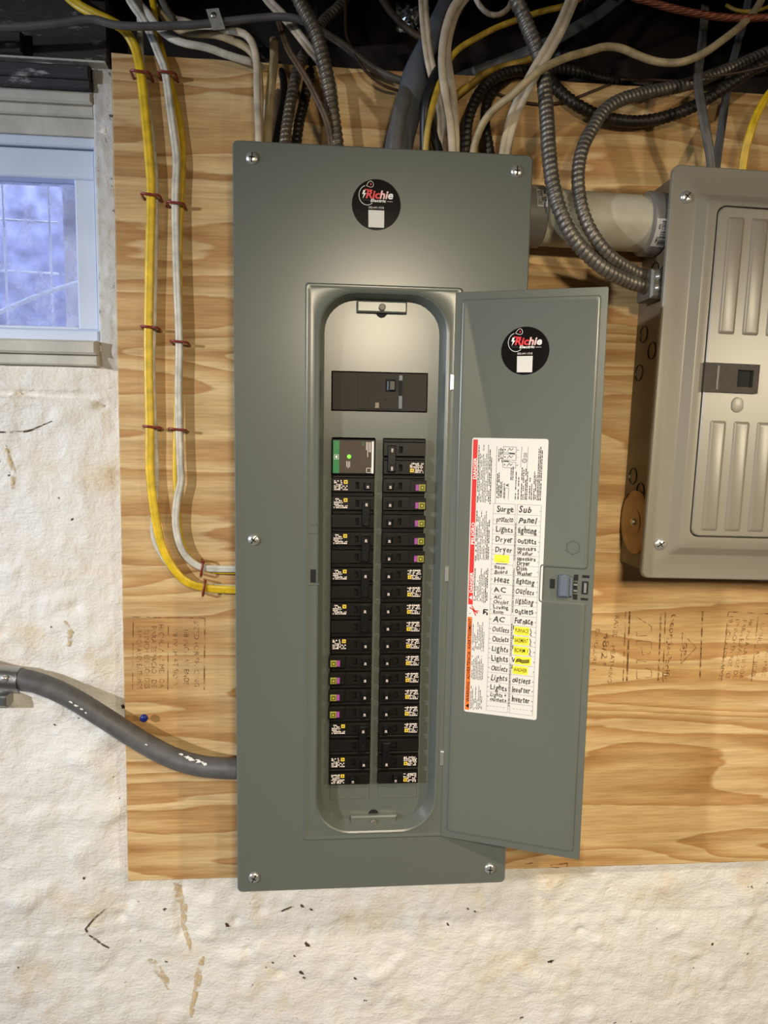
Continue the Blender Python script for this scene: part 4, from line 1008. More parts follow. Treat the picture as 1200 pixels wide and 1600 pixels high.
def main_breaker():
    root = empty('main_breaker', (0.19, DF, 1.6226)); tag(root, 'wide black main breaker with small toggle near the top of the panel opening', 'breaker')
    x0, x1, z0, z1 = 0.1264, 0.2542, 1.6238, 1.6744; f = DF - 0.0015
    mb = MB(); mb.box(x0, x1, f, DF + 0.05, z0, z1, 'black_face', bev=0.0008); mb.build('case', root)
    W = x1 - x0; H = z1 - z0
    fx, fz = lambda t: x0 + W * t, lambda t: z0 + H * (1 - t)
    mb = MB(); xs = [fx(0.275), fx(0.555), fx(0.665), fx(0.735), ]; zs = [fz(0.95), fz(0.50), fz(0.17), fz(0.04)]
    grid_plate(mb, xs, zs, {(1, 1)}, f - 0.0016, f, 'black_face'); mb.build('face_plate', root)
    mb = MB(); mb.box(fx(0.56), fx(0.66), f - 0.0004, f, fz(0.50), fz(0.17), 'dark_inside'); mb.box(fx(0.595), fx(0.66), f - 0.0060, f, fz(0.47), fz(0.20), 'black', bev=0.0012); mb.box(fx(0.575), fx(0.592), f - 0.0035, f, fz(0.46), fz(0.22), 'slate', bev=0.0008); mb.build('handle', root)
    mb = MB(); mb.box(fx(0.70), fx(0.735), f - 0.0021, f - 0.0016, fz(0.93), fz(0.60), 'slate'); mb.box(fx(0.70), fx(0.735), f - 0.0021, f - 0.0016, fz(0.19), fz(0.06), 'slate'); mb.box(fx(0.70), fx(0.732), f - 0.0021, f - 0.0016, fz(0.58), fz(0.22), 'dark_inside'); mb.build('side_window', root)
    mb = MB(); mb.box(fx(0.450), fx(0.495), f - 0.0036, f, fz(0.94), fz(0.78), 'button_tan', bev=0.0006); mb.build('trip_button', root)
    mb = MB()
    for t in (0.385, 0.555): mb.cyl((fx(t), fz(0.69)), 0.0012, f - 0.0018, f - 0.0015, 'dark_inside', 10)
    mb.build('screw_hole', root)
    mb = MB(); r = random.Random(3)                                    # raised moulded lettering, illegible
    for i in range(7):
        t = 0.33
        while t < 0.54:
            l = r.uniform(0.006, 0.02)
            if r.random() < 0.75: mb.box(fx(t), fx(min(0.545, t + l)), f - 0.0019, f - 0.0016, fz(0.205 + i * 0.055), fz(0.175 + i * 0.055), 'black_face')
            t += l + 0.006
    mb.build('moulded_text', root)
main_breaker()

# ================================================================== SUB-PANEL
SP = np.array(at(1002, 903, -D)); SA = math.radians(1.1)
def ST(x, y, z):
    return (SP[0] + x * math.cos(SA) + z * math.sin(SA), -D + y, SP[2] - x * math.sin(SA) + z * math.cos(SA))
def sub_panel():
    W, H = 0.362, 0.552
    root = empty('load_center', tuple(SP + np.array([0.18, D, 0]))); tag(root, 'smaller taupe load center with closed ribbed door on the plywood', 'breaker panel')
    mb = MB(); mb.box(0.0135, W - 0.0135, 0.004, D, 0.006, H - 0.006, 'taupe_dark', ST); box = mb.build('enclosure', root)
    mb = MB()
    k = lambda i, r, y: rrect(i, W - i, i, H - i, r, y, 6)
    mb.loft([k(0, 0.010, 0.007), k(0, 0.010, 0.0015), k(0.0015, 0.0095, 0.0), k(0.0335, 0.006, 0.0), k(0.0355, 0.006, -0.001), k(0.0445, 0.006, -0.0095), k(0.0465, 0.006, -0.0105), 
             rrect(0.0585, W - 0.0585, 0.0600, H - 0.0500, 0.013, -0.0105, 6), rrect(0.0595, W - 0.0595, 0.0610, H - 0.0510, 0.0125, -0.0095, 6), rrect(0.0600, W - 0.0600, 0.0615, H - 0.0515, 0.012, -0.004, 6)], 'taupe', ST)
    mb.build('cover', root, smooth='auto')
    mb = MB(); d0, d1, e0, e1 = 0.0612, W - 0.0612, 0.0628, H - 0.0528
    mb.loft([rrect(d0, d1, e0, e1, 0.011, -0.002, 6), rrect(d0, d1, e0, e1, 0.011, -0.0100, 6), rrect(d0 + 0.0015, d1 - 0.0015, e0 + 0.0015, e1 - 0.0015, 0.010, -0.0115, 6)], 'taupe', ST, cap0=True, cap1=True)
    door = mb.build('door', root, smooth='auto')
    for i in range(7):
        x = 0.0738 + i * 0.0335
        for z0, z1 in ((0.0705, 0.2210), (0.3360, 0.4865)):
            mb = MB(); rr = lambda q, y: rrect(x + q, x + 0.0230 - q, z0 + q, z1 - q, 0.0025, y, 3)
            mb.loft([rr(0, -0.0115), rr(0.0016, -0.0131), rr(0.004, -0.0137)], 'taupe', ST, cap1=True); mb.build('rib', door, smooth='auto')
    mb = MB()
    xs = [0.0575, 0.1040, 0.1262, 0.1345]; zs = [0.2590, 0.2670, 0.2895, 0.2975]
    grid_plate(mb, xs, zs, {(1, 1)}, -0.0165, -0.0112, 'latch_glare', ST)
    mb.box(0.1035, 0.1265, -0.0122, -0.0117, 0.2665, 0.2900, 'dark_inside', ST)
    mb.box(0.0745, 0.0775, -0.0172, -0.0160, 0.2625, 0.2940, 'black', ST)
    mb.build('door_latch', door)['label'] = 'black plastic latch with square finger hole'
    mb = MB(); ov = lambda q, y: rrect(0.1015 + q, 0.1185 - q, 0.2330 + q, 0.2535 - q, 0.0078 - q, y, 5)
    mb.loft([ov(0, -0.0115), ov(0.0005, -0.0127), ov(0.0020, -0.0130)], 'taupe', ST, cap1=True); mb.build('oval_knockout', door, smooth='auto')
    for c, a in (((0.0204, 0.5115), 0.9), ((0.0229, 0.0485), 0.6), ((W - 0.022, 0.5115), 0.4), ((W - 0.022, 0.0485), 1.2)):
        p = ST(c[0], 0, c[1]); screw(root, (p[0], p[2]), -D, 0.0082, a)
    # ring knock-outs on the near side of the box
    def ring_on_side(y, z, r, w0=0.0012):
        m2 = MB(); n = 22
        rr = lambda q, dx: [(0.0135 + dx, y + q * math.cos(2 * math.pi * i / n), z + q * math.sin(2 * math.pi * i / n)) for i in range(n)]
        m2.loft([rr(r, 0.0), rr(r - 0.0004, -0.0012), rr(r - w0, -0.0012), rr(r - w0 - 0.0004, 0.0)], 'black', ST); m2.build('knockout', box)
    for y, z in ((0.080, 0.345), (0.050, 0.318), (0.086, 0.290), (0.080, 0.138), (0.052, 0.118), (0.085, 0.100), (0.055, 0.075), (0.030, 0.42), (0.060, 0.43)):
        ring_on_side(y, z, 0.0125)
    mb = MB(); n = 32
    c = (0.055, 0.072)
    rr = lambda q, dx: [(0.0135 + dx, c[0] + q * math.cos(2 * math.pi * i / n), c[1] + q * math.sin(2 * math.pi * i / n)) for i in range(n)]
    mb.loft([rr(0.046, 0), rr(0.046, -0.004), rr(0.0445, -0.005), rr(0.036, -0.005), rr(0.035, -0.0043), rr(0.020, -0.0043), rr(0.019, -0.0052)], 'disc_tan', ST, cap1=True)
    pl = mb.build('knockout_cap', box, smooth='auto'); pl['label'] = 'round tan cap closing a hole'
    mb = MB(); mb.loft([rr(0.005, -0.005), rr(0.0045, -0.0085), rr(0.002, -0.009)], 'dull_metal', ST, cap1=True); mb.build('cap_bolt', root, smooth='auto')
    # twin clamp connector for the two armoured cables
    mb = MB(); p = at(1016, 443, -0.080)
    mb.box(p[0], 0.0145 + SP[0] + 0.002, -0.084, -0.040, p[2] - 0.0195, p[2] + 0.0195, 'screw_grey', bev=0.003)
    cc = mb.build('cable_clamp', root)
    for dz in (-0.0065, 0.0085):
        mb = MB(); mb.dome((p[0] + 0.009, p[2] + dz), 0.0048, -0.084, 0.004, 'bright_metal'); mb.build('clamp_screw', cc, smooth='auto')
sub_panel()

# ================================================================== PVC NIPPLE, CONDUIT
def pipe():
    zc = 1.8925; yc = -0.048; r = 0.0370
    root = empty('conduit_nipple', (0.48, yc, zc)); tag(root, 'thick grey plastic conduit pipe joining the two panels', 'pipe')
    tilt = -0.004
    def ringx(x, rr, n=36): return [(x, yc + rr * math.cos(2 * math.pi * i / n), zc + (0.48 - x) * 0.02 + rr * math.sin(2 * math.pi * i / n)) for i in range(n)]
    mb = MB(); mb.loft([ringx(0.375, r), ringx(0.575, r)], 'pvc'); mb.build('pipe', root, smooth='auto')
    mb = MB(); mb.loft([ringx(0.3705, 0.040), ringx(0.4100, 0.040), ringx(0.4120, 0.0385), ringx(0.4125, r)], 'pvc_grey'); mb.build('coupling', root, smooth='auto')
    mb = MB(); mb.loft([ringx(0.5560, r), ringx(0.5575, 0.0410), ringx(0.5600, 0.0425), ringx(0.5650, 0.0425), ringx(0.5790, 0.0420), ringx(0.5795, 0.030)], 'pvc_grey'); cp = mb.build('coupling', root, smooth='auto')
    mb = MB(); mb.loft([ringx(0.5790, 0.030), ringx(0.5850, 0.030)], 'black'); mb.build('locknut', root, smooth='auto')
    # curved bar code labels
    def lab(x0, x1, a0, a1, rr, name):
        m2 = MB(); n = 8
        def P(x, a, k=0.0): return (x, yc + (rr + k) * math.cos(a), zc + (0.48 - x) * 0.02 + (rr + k) * math.sin(a))
        v = []; 
        for i in range(n + 1):
            a = math.radians(a0 + (a1 - a0) * i / n); v += [P(x0, a, 0.0003), P(x1, a, 0.0003)]
        m2.add(v, [(2 * i, 2 * i + 1, 2 * i + 3, 2 * i + 2) for i in range(n)], 'label_white')
        def strip(xa, xb, aa, ab):
            v = []
            for i in range(3):
                a = math.radians(aa + (ab - aa) * i / 2); v += [P(xa, a, 0.0007), P(xb, a, 0.0007)]
            m2.add(v, [(0, 1, 3, 2), (2, 3, 5, 4)], 'ink')
        return m2, strip, P
    m2, strip, P = lab(0.5590, 0.5785, 186, 236, 0.0430, 'barcode_label')
    t = 189.0
    while t < 232:
        wd = R.choice((0.7, 1.2, 1.8)); strip(0.5665, 0.5780, t, t + wd); t += wd + R.choice((0.8, 1.4))
    def tt(x, ang): 
        return lambda a, b: P(x - b, math.radians(ang) - a / 0.0430, 0.0007)
    m2.text('475', tt(0.5655, 204), 0.0045, 'ink', bold=0.02)
    m2.text('PMQ', tt(0.5655, 228), 0.0040, 'ink', bold=0.02)
    m2.build('barcode_label', root)
    m2, strip, P = lab(0.3950, 0.4090, 140, 178, 0.0402, 'barcode_label')
    m2.text('475', lambda a, b: P(0.4075 - b, math.radians(168) - a / 0.0402, 0.0007), 0.0045, 'ink', bold=0.02); m2.text('PMQ', lambda a, b: P(0.4075 - b, math.radians(152) - a / 0.0402, 0.0007), 0.0045, 'ink', bold=0.02)
    t = 143.0
    while t < 175: strip(0.3955, 0.4025, t, t + 1.0); t += 2.2
    m2.build('barcode_label', root)
pipe()
def conduit():
    pts = [(-60, 1040, -0.006), (0, 1056, -0.006), (40, 1062, -0.008), (80, 1075, -0.010), (120, 1095, -0.013), (170, 1126, -0.018), (220, 1158, -0.024), (270, 1184, -0.034), (310, 1196, -0.043), (345, 1200, -0.050), (375, 1201, -0.054)]
    P = px_path(pts, step=0.008)
    P = np.array([p for p in P if p[0] < 0.0135])
    mb = MB(); mb.tube(P, 0.0150, 0.0150, 'grey_cable', 20)
    o = mb.build('service_cable', smooth='auto'); tag(o, 'thick dark grey cable sagging across white wall into tall panel side', 'cable')
    mb = MB()                                               # flakes of white paint lying on the sheath
    r = random.Random(5)
    for u, v, y, k, n in ((281, 1176, -0.055, 0.0028, 9), (293, 1181, -0.057, 0.0055, 13), (300, 1185, -0.057, 0.005, 13), (310, 1190, -0.060, 0.0065, 13), (319, 1193, -0.062, 0.0055, 11), (112, 1097, -0.027, 0.003, 9), (119, 1102, -0.028, 0.0028, 9), (127, 1108, -0.030, 0.0025, 9), (134, 1114, -0.030, 0.002, 7), (228, 1163, -0.041, 0.002, 5)):
        p = at(u, v, y)
        q = min(P, key=lambda c: (c[0] - p[0]) ** 2 + (c[2] - p[2]) ** 2)
        d = np.array([0, -0.0155, (p[2] - q[2])]); d = d / np.linalg.norm(d) * 0.0153
        c = np.array([p[0], q[1], q[2]]) + d
        ring = [(c[0] + k * r.uniform(0.4, 1.4) * math.cos(2 * math.pi * i / n), c[1], c[2] - 0.3 * k * math.cos(2 * math.pi * i / n) + 0.55 * k * r.uniform(0.6, 1.2) * math.sin(2 * math.pi * i / n)) for i in range(n)]
        ring2 = [(a, b - 0.0006, z) for a, b, z in ring]
        mb = MB(); mb.loft([ring, ring2], 'white_ink', cap1=True); mb.build('paint_flake', o)
    a = at(370, 1201, -0.054)
    mb = MB(); mb.cyl((a[1], a[2]), 0.0185, 0.0035, 0.0125, 'bright_metal', 24, axis='x'); mb.build('cable_connector', o, smooth='auto')
    # strap at the left
    mb = MB(); c = at(14, 1060, -0.006)
    n = 14; Rr = 0.0168
    prof = lambda x: [(x, c[1] + Rr * math.cos(math.radians(20 + 320 * i / n) + math.pi * 1.5), c[2] - (x - c[0]) * 0.12 + Rr * math.sin(math.radians(20 + 320 * i / n) + math.pi * 1.5)) for i in range(n + 1)]
    outer = lambda x: [(p[0], c[1] + (p[1] - c[1]) * 1.09, c[2] - (x - c[0]) * 0.12 + (p[2] - (c[2] - (x - c[0]) * 0.12)) * 1.09) for p in prof(x)]
    x0, x1 = c[0] - 0.05, c[0] + 0.017
    mb.loft([prof(x1), outer(x1), outer(x0), prof(x0)], 'dull_metal', closed=False)
    s = mb.build('pipe_strap', smooth='auto'); tag(s, 'grey metal clamp gripping the sagging cable on the white wall', 'clamp')
    q = at(4, 1063, -0.03); mb = MB(); mb.dome((q[0], q[2]), 0.005, c[1] - Rr, 0.004, 'bright_metal'); mb.build('strap_screw', s, smooth='auto')
    q = at(8, 1088, 0.0); mb = MB(); mb.box(q[0] - 0.04, q[0] + 0.006, -0.012, 0.018, q[2] - 0.012, q[2] + 0.004, 'dull_metal', bev=0.002); mb.build('strap_foot', s)
    # pin
    p = at(225, 1122, -0.012)
    root = empty('push_pin', (p[0], 0, p[2])); tag(root, 'small blue headed pin stuck in plywood above the sagging grey cable', 'pin')
    mb = MB(); mb.tube([(p[0] - 0.006, 0.006, p[2] - 0.007), (p[0] - 0.003, -0.004, p[2] - 0.004), (p[0], -0.012, p[2])], 0.0010, 0.0010, 'black', 8); mb.build('shank', root)
    mb = MB(); mb.cyl((p[0], p[2]), 0.0058, -0.014, -0.011, 'blue_plastic', 16, bev=0.001); mb.dome((p[0], p[2]), 0.0046, -0.014, 0.002, 'blue_plastic'); mb.build('head', root, smooth='auto')
conduit()

# ================================================================== CABLES
PX = 0.00094
def cable(name, label, pts, w, mt, y=None, flat=0.62, cat='cable', ridge=0.0, n=12, group=None):
    P = px_path(pts, y, 0.007)
    mb = MB(); mb.tube(P, w * PX / 2, w * PX / 2 * flat, mt, 24 if ridge else n, ridge=ridge * 1.5)
    return tag(mb.build(name, smooth=True), label, cat, group)
def armored(label, pts, w, mt='armor', y=None, pitch=0.0075):
    P = px_path(pts, y, pitch / 7)
    mb = MB(); mb.tube(P, w * PX / 2, w * PX / 2, mt, 14, wave=(pitch, 0.16))
    return tag(mb.build('armored_cable', smooth=True), label, 'cable')
# left pair on the plywood
cable('flat_cable', 'bright yellow flat cable stapled down the plywood beside the window', [(70, -110, 0.03), (95, -25, 0.0), (112, 0, -0.010), (140, 18, -0.014), (168, 31, -0.014), (193, 46, -0.012), (210, 72, -0.010), (219, 108, -0.0115), (226, 170, -0.0115), (232, 235, -0.0115), (236, 300, -0.0115), (234, 400, -0.0115), (232, 500, -0.0115), (232, 580, -0.0115), (234, 665, -0.0115), (234, 730, -0.0115), (240, 790, -0.0115), (252, 850, -0.0115), (270, 887, -0.0115), (293, 910, -0.0115), (325, 919, -0.0125), (350, 921, -0.018), (384, 922, -0.024)], 13.5, 'yellow_cable', flat=0.55, ridge=0.15)
cable('flat_cable', 'thin white cable running hidden behind the bright yellow flat cable', [(208, -60, 0.02), (216, 0, 0.0), (219, 40, -0.004), (219, 70, -0.004), (223, 110, -0.0040), (231, 170, -0.0040), (240, 240, -0.0042), (243, 300, -0.0042), (242, 400, -0.0042), (240, 500, -0.0042), (238, 580, -0.0042), (241, 665, -0.0042), (244, 740, -0.0042), (241, 800, -0.0042), (240, 838, -0.0042), (256, 872, -0.0042), (284, 903, -0.0042), (320, 914, -0.0042), (350, 917, -0.009), (384, 918, -0.014)], 9, 'white_cable', flat=0.6)
cable('flat_cable', 'white flat cable stapled down the plywood in front of a yellow one', [(185, -110, 0.03), (197, -20, 0.0), (206, 5, -0.012), (222, 28, -0.014), (236, 55, -0.012), (248, 85, -0.011), (258, 112, -0.0115), (266, 170, -0.0115), (275, 238, -0.0115), (276, 260, -0.0115), (274, 316, -0.0115), (276, 420, -0.0115), (280, 533, -0.0115), (279, 600, -0.0115), (280, 668, -0.0115), (282, 730, -0.0115), (283, 752, -0.0115), (276, 785, -0.0115), (275, 825, -0.0115), (284, 858, -0.0115), (300, 878, -0.0115), (318, 887, -0.0120), (345, 889, -0.017), (384, 889, -0.023)], 11.5, 'white_cable', flat=0.6, ridge=0.22)
cable('flat_cable', 'yellow cable mostly hidden behind the white stapled flat cable', [(225, -60, 0.02), (238, 0, 0.002), (246, 50, -0.002), (256, 90, -0.004), (267, 130, -0.0042), (279, 180, -0.0042), (286, 235, -0.0042), (284, 300, -0.0042), (280, 400, -0.0042), (281, 500, -0.0042), (278, 580, -0.0042), (275, 670, -0.0042), (274, 740, -0.0042), (277, 790, -0.0042), (280, 830, -0.0042), (290, 862, -0.0042), (305, 880, -0.0042), (322, 890, -0.0042), (345, 893, -0.009), (384, 893, -0.015)], 9, 'yellow_cable', flat=0.6)
# staples
def staple(u, v, wpx, vert, label):
    p = at(u, v, -0.017); k = wpx * PX / 2
    mb = MB()
    if vert: pts = [(p[0] - 0.004, 0.004, p[2] + k), (p[0] + 0.002, -0.0155, p[2] + k), (p[0] + 0.001, -0.0178, p[2] + k * 0.75), (p[0] - 0.0015, -0.0178, p[2] - k * 0.75), (p[0] - 0.002, -0.0155, p[2] - k), (p[0] - 0.006, 0.004, p[2] - k)]
    else: pts = [(p[0] - k, 0.004, p[2] - 0.003), (p[0] - k, -0.0155, p[2]), (p[0] - k * 0.85, -0.0178, p[2]), (p[0] + k * 0.85, -0.0178, p[2] - 0.0015), (p[0] + k, -0.0155, p[2] - 0.002), (p[0] + k, 0.004, p[2] - 0.005)]
    mb.tube(np.array(pts), 0.0018, 0.0018, 'staple_red', 8)
    tag(mb.build('cable_staple', smooth=True), label, 'staple', 'red cable staples on the plywood')
for u, v, wp, vert, l in ((219, 111, 27, 0, 'red staple over the yellow cable just under the plywood top edge'), (235, 303, 26, 0, 'red staple over the yellow cable level with the window top'), (234, 510, 25, 0, 'red staple over the yellow cable level with the window bottom'), (237, 666, 25, 0, 'red staple over the yellow cable, lowest of the flat ones'), (319, 920, 22, 1, 'upright red staple where the yellow cable turns into the panel'),
                          (261, 112, 24, 0, 'red staple over the white cable just under the plywood top edge'), (274, 316, 25, 0, 'red staple over the white cable level with the window top'), (280, 533, 25, 0, 'red staple over the white cable level with the window bottom'), (277, 670, 25, 0, 'red staple over the white cable, lowest of the flat ones'), (316, 889, 22, 1, 'upright red staple where the white cable turns into the panel')):
    staple(u, v, wp, vert, l)
# grey cable strung across the top left and its clip
cable('round_cable', 'long grey round cable strung across the dark timber above the window', [(-90, 46), (-20, 44), (0, 43), (60, 40), (110, 34), (145, 30), (175, 38), (205, 41), (240, 41), (300, 39), (360, 33), (420, 27), (450, 27), (475, 33), (505, 50, -0.035), (540, 73, -0.02), (570, 98, -0.014), (600, 116, -0.012), (640, 130, -0.012)], 10.5, 'grey_cable', y=-0.045, flat=1.0)
def strap():
    p = at(337, 30, -0.052)
    mb = MB(); T = lambda x, y, z: (p[0] + x * 0.95 + z * -0.32, p[1] + y, p[2] + x * 0.15 + z * 0.95)
    mb.box(-0.0085, 0.0085, -0.0004, 0.0004, -0.013, 0.013, 'strap_metal', T, bev=0.0002)
    o = mb.build('cable_clip'); tag(o, 'bent shiny metal strap holding the long grey cable', 'clip')
    mb = MB(); a = T(-0.001, 0, 0.005); mb.dome((a[0], a[2]), 0.004, p[1], 0.002, 'dull_metal'); mb.build('clip_screw', o, smooth='auto')
strap()
# white cables running from the top left to the panel's near corner
cable('flat_cable', 'white cable sagging lowest above the plywood edge beneath the long grey cable', [(180, -80, 0.04), (212, -5, 0.01), (232, 22, -0.015), (250, 46, -0.02), (268, 60, -0.024), (290, 68, -0.026), (322, 74, -0.026), (350, 84, -0.024), (375, 92, -0.022), (399, 99, -0.016), (412, 112, 0.006), (416, 140, 0.006), (418, 200, -0.008), (418, 250, -0.02)], 10.5, 'white_cable', flat=0.6)
cable('flat_cable', 'tan cable arching between two white ones under the long grey cable', [(215, -80, 0.06), (236, -5, 0.03), (252, 22, 0.004), (272, 42, -0.012), (296, 52, -0.020), (335, 54, -0.026), (365, 64, -0.028), (390, 78, -0.030), (402, 100, -0.032), (406, 140, -0.035), (406, 190, -0.042), (406, 250, -0.05)], 10.5, 'tan_cable', flat=0.6)
cable('flat_cable', 'dirty white cable bending sharply down at the corner of the tall panel', [(228, -60, 0.07), (262, 18, 0.04), (290, 34, -0.005), (330, 46, -0.022), (360, 48, -0.034), (384, 54, -0.042), (396, 72, -0.046), (401, 100, -0.048), (402, 150, -0.050), (404, 200, -0.054), (405, 250, -0.06)], 10, 'old_white_cable', flat=0.6)
cable('flat_cable', 'tan flat cable rising behind the white bend beside black cables', [(428, 60, 0.02), (428, 95, -0.02), (424, 130, -0.026), (420, 180, -0.034), (416, 250, -0.05)], 13, 'tan_cable', flat=0.5)
cable('round_cable', 'thick black cable dropping behind the tan cables at the panel corner', [(395, 60, 0.06), (425, 92, 0.03), (441, 115, 0.0), (443, 150, -0.012), (436, 190, -0.024), (425, 250, -0.045)], 11, 'black_cable', flat=0.9)
cable('round_cable', 'dark cloth covered cable beside the thick black one at the panel corner', [(410, 80, 0.07), (432, 115, 0.02), (434, 150, 0.002), (428, 200, -0.012), (424, 250, -0.03)], 12, 'brown_cable', flat=0.9)
armored('bright ribbed armored cable descending in front of two darker ones', [(440, -70, -0.05), (466, -5, -0.06), (479, 22, -0.062), (494, 52, -0.064), (504, 88, -0.064), (513, 130, -0.064), (520, 180, -0.062), (526, 222, -0.06), (528, 250, -0.06)], 20, 'armor')
armored('bronze armored cable entering the panel left of the bright one', [(560, -30, 0.10), (530, 10, 0.07), (505, 34, 0.05), (486, 66, 0.02), (470, 96, -0.005), (462, 120, -0.018), (456, 150, -0.028), (450, 185, -0.036), (445, 222, -0.046), (443, 250, -0.05)], 16, 'armor')
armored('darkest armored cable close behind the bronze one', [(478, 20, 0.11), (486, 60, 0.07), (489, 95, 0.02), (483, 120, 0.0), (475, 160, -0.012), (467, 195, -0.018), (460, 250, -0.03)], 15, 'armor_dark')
cable('flat_cable', 'brown two wire cable slanting across to the bright armored cable foot', [(415, -40, 0.06), (432, 20, 0.03), (444, 60, -0.02), (452, 80, -0.045), (466, 102, -0.060), (484, 132, -0.070), (500, 164, -0.074), (511, 190, -0.072), (517, 218, -0.066), (518, 250, -0.06)], 9, 'brown_cable', flat=0.7, ridge=0.3)
cable('flat_cable', 'ridged pale cable passing behind the bright armored cable', [(385, -60, 0.02), (415, -5, 0.0), (440, 22, -0.015), (462, 48, -0.022), (482, 74, -0.026), (500, 96, -0.026), (514, 118, -0.024), (521, 150, -0.022), (522, 250, -0.03)], 13, 'old_white_cable', flat=0.45, ridge=0.35)
cable('thin_wire', 'thin brown wire curving down to the large grey cable', [(538, -60, 0.02), (540, 0, 0.0), (540, 48, -0.012), (550, 78, -0.018), (563, 100, -0.022), (578, 118, -0.022), (600, 134, -0.018), (626, 143, -0.010)], 4.2, 'thin_brown', flat=1.0, n=8, cat='wire')
cable('round_cable', 'huge grey service cable curving into the panel top', [(735, -80, 0.10), (712, -10, 0.05), (690, 40, 0.0), (668, 84, -0.026), (652, 116, -0.036), (643, 148, -0.040), (634, 185, -0.042), (626, 215, -0.044), (620, 255, -0.046)], 40, 'slate_cable', flat=0.8, n=20)
cable('round_cable', 'greyish brown cable beside the huge grey service cable', [(640, 120, 0.0), (632, 150, -0.055), (624, 180, -0.064), (619, 210, -0.066), (616, 255, -0.066)], 21, 'grey_cable', flat=0.75, n=16)
cable('flat_cable', 'ridged white cable left of the black cable over the panel middle', [(655, -110, 0.0), (661, -5, -0.04), (664, 40, -0.055), (669, 82, -0.062), (675, 112, -0.060), (684, 145, -0.040), (690, 185, -0.034), (690, 215, -0.034), (690, 255, -0.036)], 14, 'old_white_cable', flat=0.55, ridge=0.35)
cable('round_cable', 'black cable bending down between white cables over the panel middle', [(735, -90, 0.06), (718, -10, 0.02), (708, 40, -0.015), (697, 80, -0.040), (686, 106, -0.058), (674, 134, -0.068), (666, 165, -0.070), (664, 200, -0.066), (665, 255, -0.06)], 15, 'black_cable', flat=0.9)
cable('round_cable', 'short black cable slanting behind the bright yellow cable', [(660, 150, -0.010), (668, 180, -0.022), (678, 205, -0.030), (692, 255, -0.040)], 11, 'black_cable', flat=0.9)
cable('flat_cable', 'pale cable twisted with another, left one of the pair', [(760, -110, 0.0), (727, -18, -0.06), (707, 14, -0.070), (696, 48, -0.076), (691, 84, -0.080), (692, 120, -0.082), (698, 162, -0.080), (705, 202, -0.074), (708, 255, -0.066)], 11.5, 'old_white_cable', flat=0.6)
cable('flat_cable', 'pale cable twisted with another, right one of the pair', [(770, -100, 0.0), (737, -18, -0.045), (716, 14, -0.058), (704, 48, -0.068), (699, 80, -0.070), (703, 115, -0.070), (709, 155, -0.070), (712, 200, -0.066), (713, 255, -0.056)], 10.5, 'old_white_cable', flat=0.6)
cable('round_cable', 'yellow cable sweeping from the panel up towards the ceiling', [(664, 255, -0.078), (667, 210, -0.086), (676, 165, -0.088), (687, 130, -0.070), (700, 98, -0.045), (716, 77, -0.040), (740, 62, -0.036), (770, 46, -0.032), (805, 32, -0.026), (850, 17, -0.020), (890, 6, -0.010), (950, -30, 0.04)], 8.5, 'yellow_mid', flat=0.9)
cable('round_cable', 'short dull yellow cable behind the black one', [(664, 180, -0.008), (671, 205, -0.016), (682, 255, -0.024)], 5, 'yellow_dull', flat=1)
cable('flat_cable', 'flat slate grey cable in the dark gap behind yellow cables', [(690, 140, 0.05), (720, 122, 0.02), (745, 112, 0.005), (790, 95, 0.0), (830, 79, 0.0), (870, 60, 0.02), (930, 25, 0.06), (985, -15, 0.10)], 17, 'slate_cable', flat=0.5)
cable('round_cable', 'dull yellow cable arching low behind the twin armored cables', [(700, 190, -0.006), (708, 158, -0.006), (724, 142, -0.008), (750, 121, -0.010), (775, 107, -0.010), (806, 99, -0.008), (835, 89, 0.0), (875, 62, 0.03)], 9, 'yellow_dull', flat=0.9)
cable('round_cable', 'second dull yellow cable lying just above the arching one', [(697, 175, -0.001), (712, 147, 0.0), (735, 131, 0.002), (760, 108, 0.004), (800, 90, 0.012), (850, 70, 0.03)], 7, 'yellow_dull', flat=0.9)
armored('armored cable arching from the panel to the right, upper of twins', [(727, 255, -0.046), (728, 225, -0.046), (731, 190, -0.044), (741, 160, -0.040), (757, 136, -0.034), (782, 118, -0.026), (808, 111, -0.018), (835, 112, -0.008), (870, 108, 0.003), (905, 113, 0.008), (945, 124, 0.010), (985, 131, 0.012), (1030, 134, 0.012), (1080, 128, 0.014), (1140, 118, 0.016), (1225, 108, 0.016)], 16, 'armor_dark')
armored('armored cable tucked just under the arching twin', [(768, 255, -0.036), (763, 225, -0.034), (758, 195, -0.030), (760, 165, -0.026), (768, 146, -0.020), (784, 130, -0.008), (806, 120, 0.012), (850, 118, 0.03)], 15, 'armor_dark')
cable('round_cable', 'tan cable waving over everything from the panel to the upper right', [(738, 258, -0.060), (741, 228, -0.068), (755, 192, -0.080), (775, 168, -0.092), (800, 149, -0.104), (822, 128, -0.112), (850, 106, -0.112), (885, 90, -0.100), (920, 80, -0.085), (945, 73, -0.078), (972, 76, -0.076), (1000, 88, -0.074), (1030, 97, -0.074), (1065, 97, -0.074), (1098, 84, -0.072), (1130, 62, -0.066), (1162, 36, -0.055), (1185, 8, -0.04), (1215, -50, 0.0)], 10.5, 'tan_cable', flat=1.0)
cable('flat_cable', 'wide ridged dirty white cable crossing the vertical armored one', [(910, -110, 0.0), (899, -20, -0.065), (889, 12, -0.078), (873, 48, -0.088), (855, 80, -0.092), (836, 112, -0.090), (818, 146, -0.080), (803, 180, -0.068), (794, 212, -0.060), (786, 258, -0.055)], 18, 'old_white_cable', flat=0.45, ridge=0.4)
cable('thin_wire', 'black wire running beside the wide dirty white cable', [(808, 150, -0.045), (799, 170, -0.048), (790, 200, -0.046), (783, 258, -0.044)], 5, 'black_cable', flat=1, cat='wire', n=8)
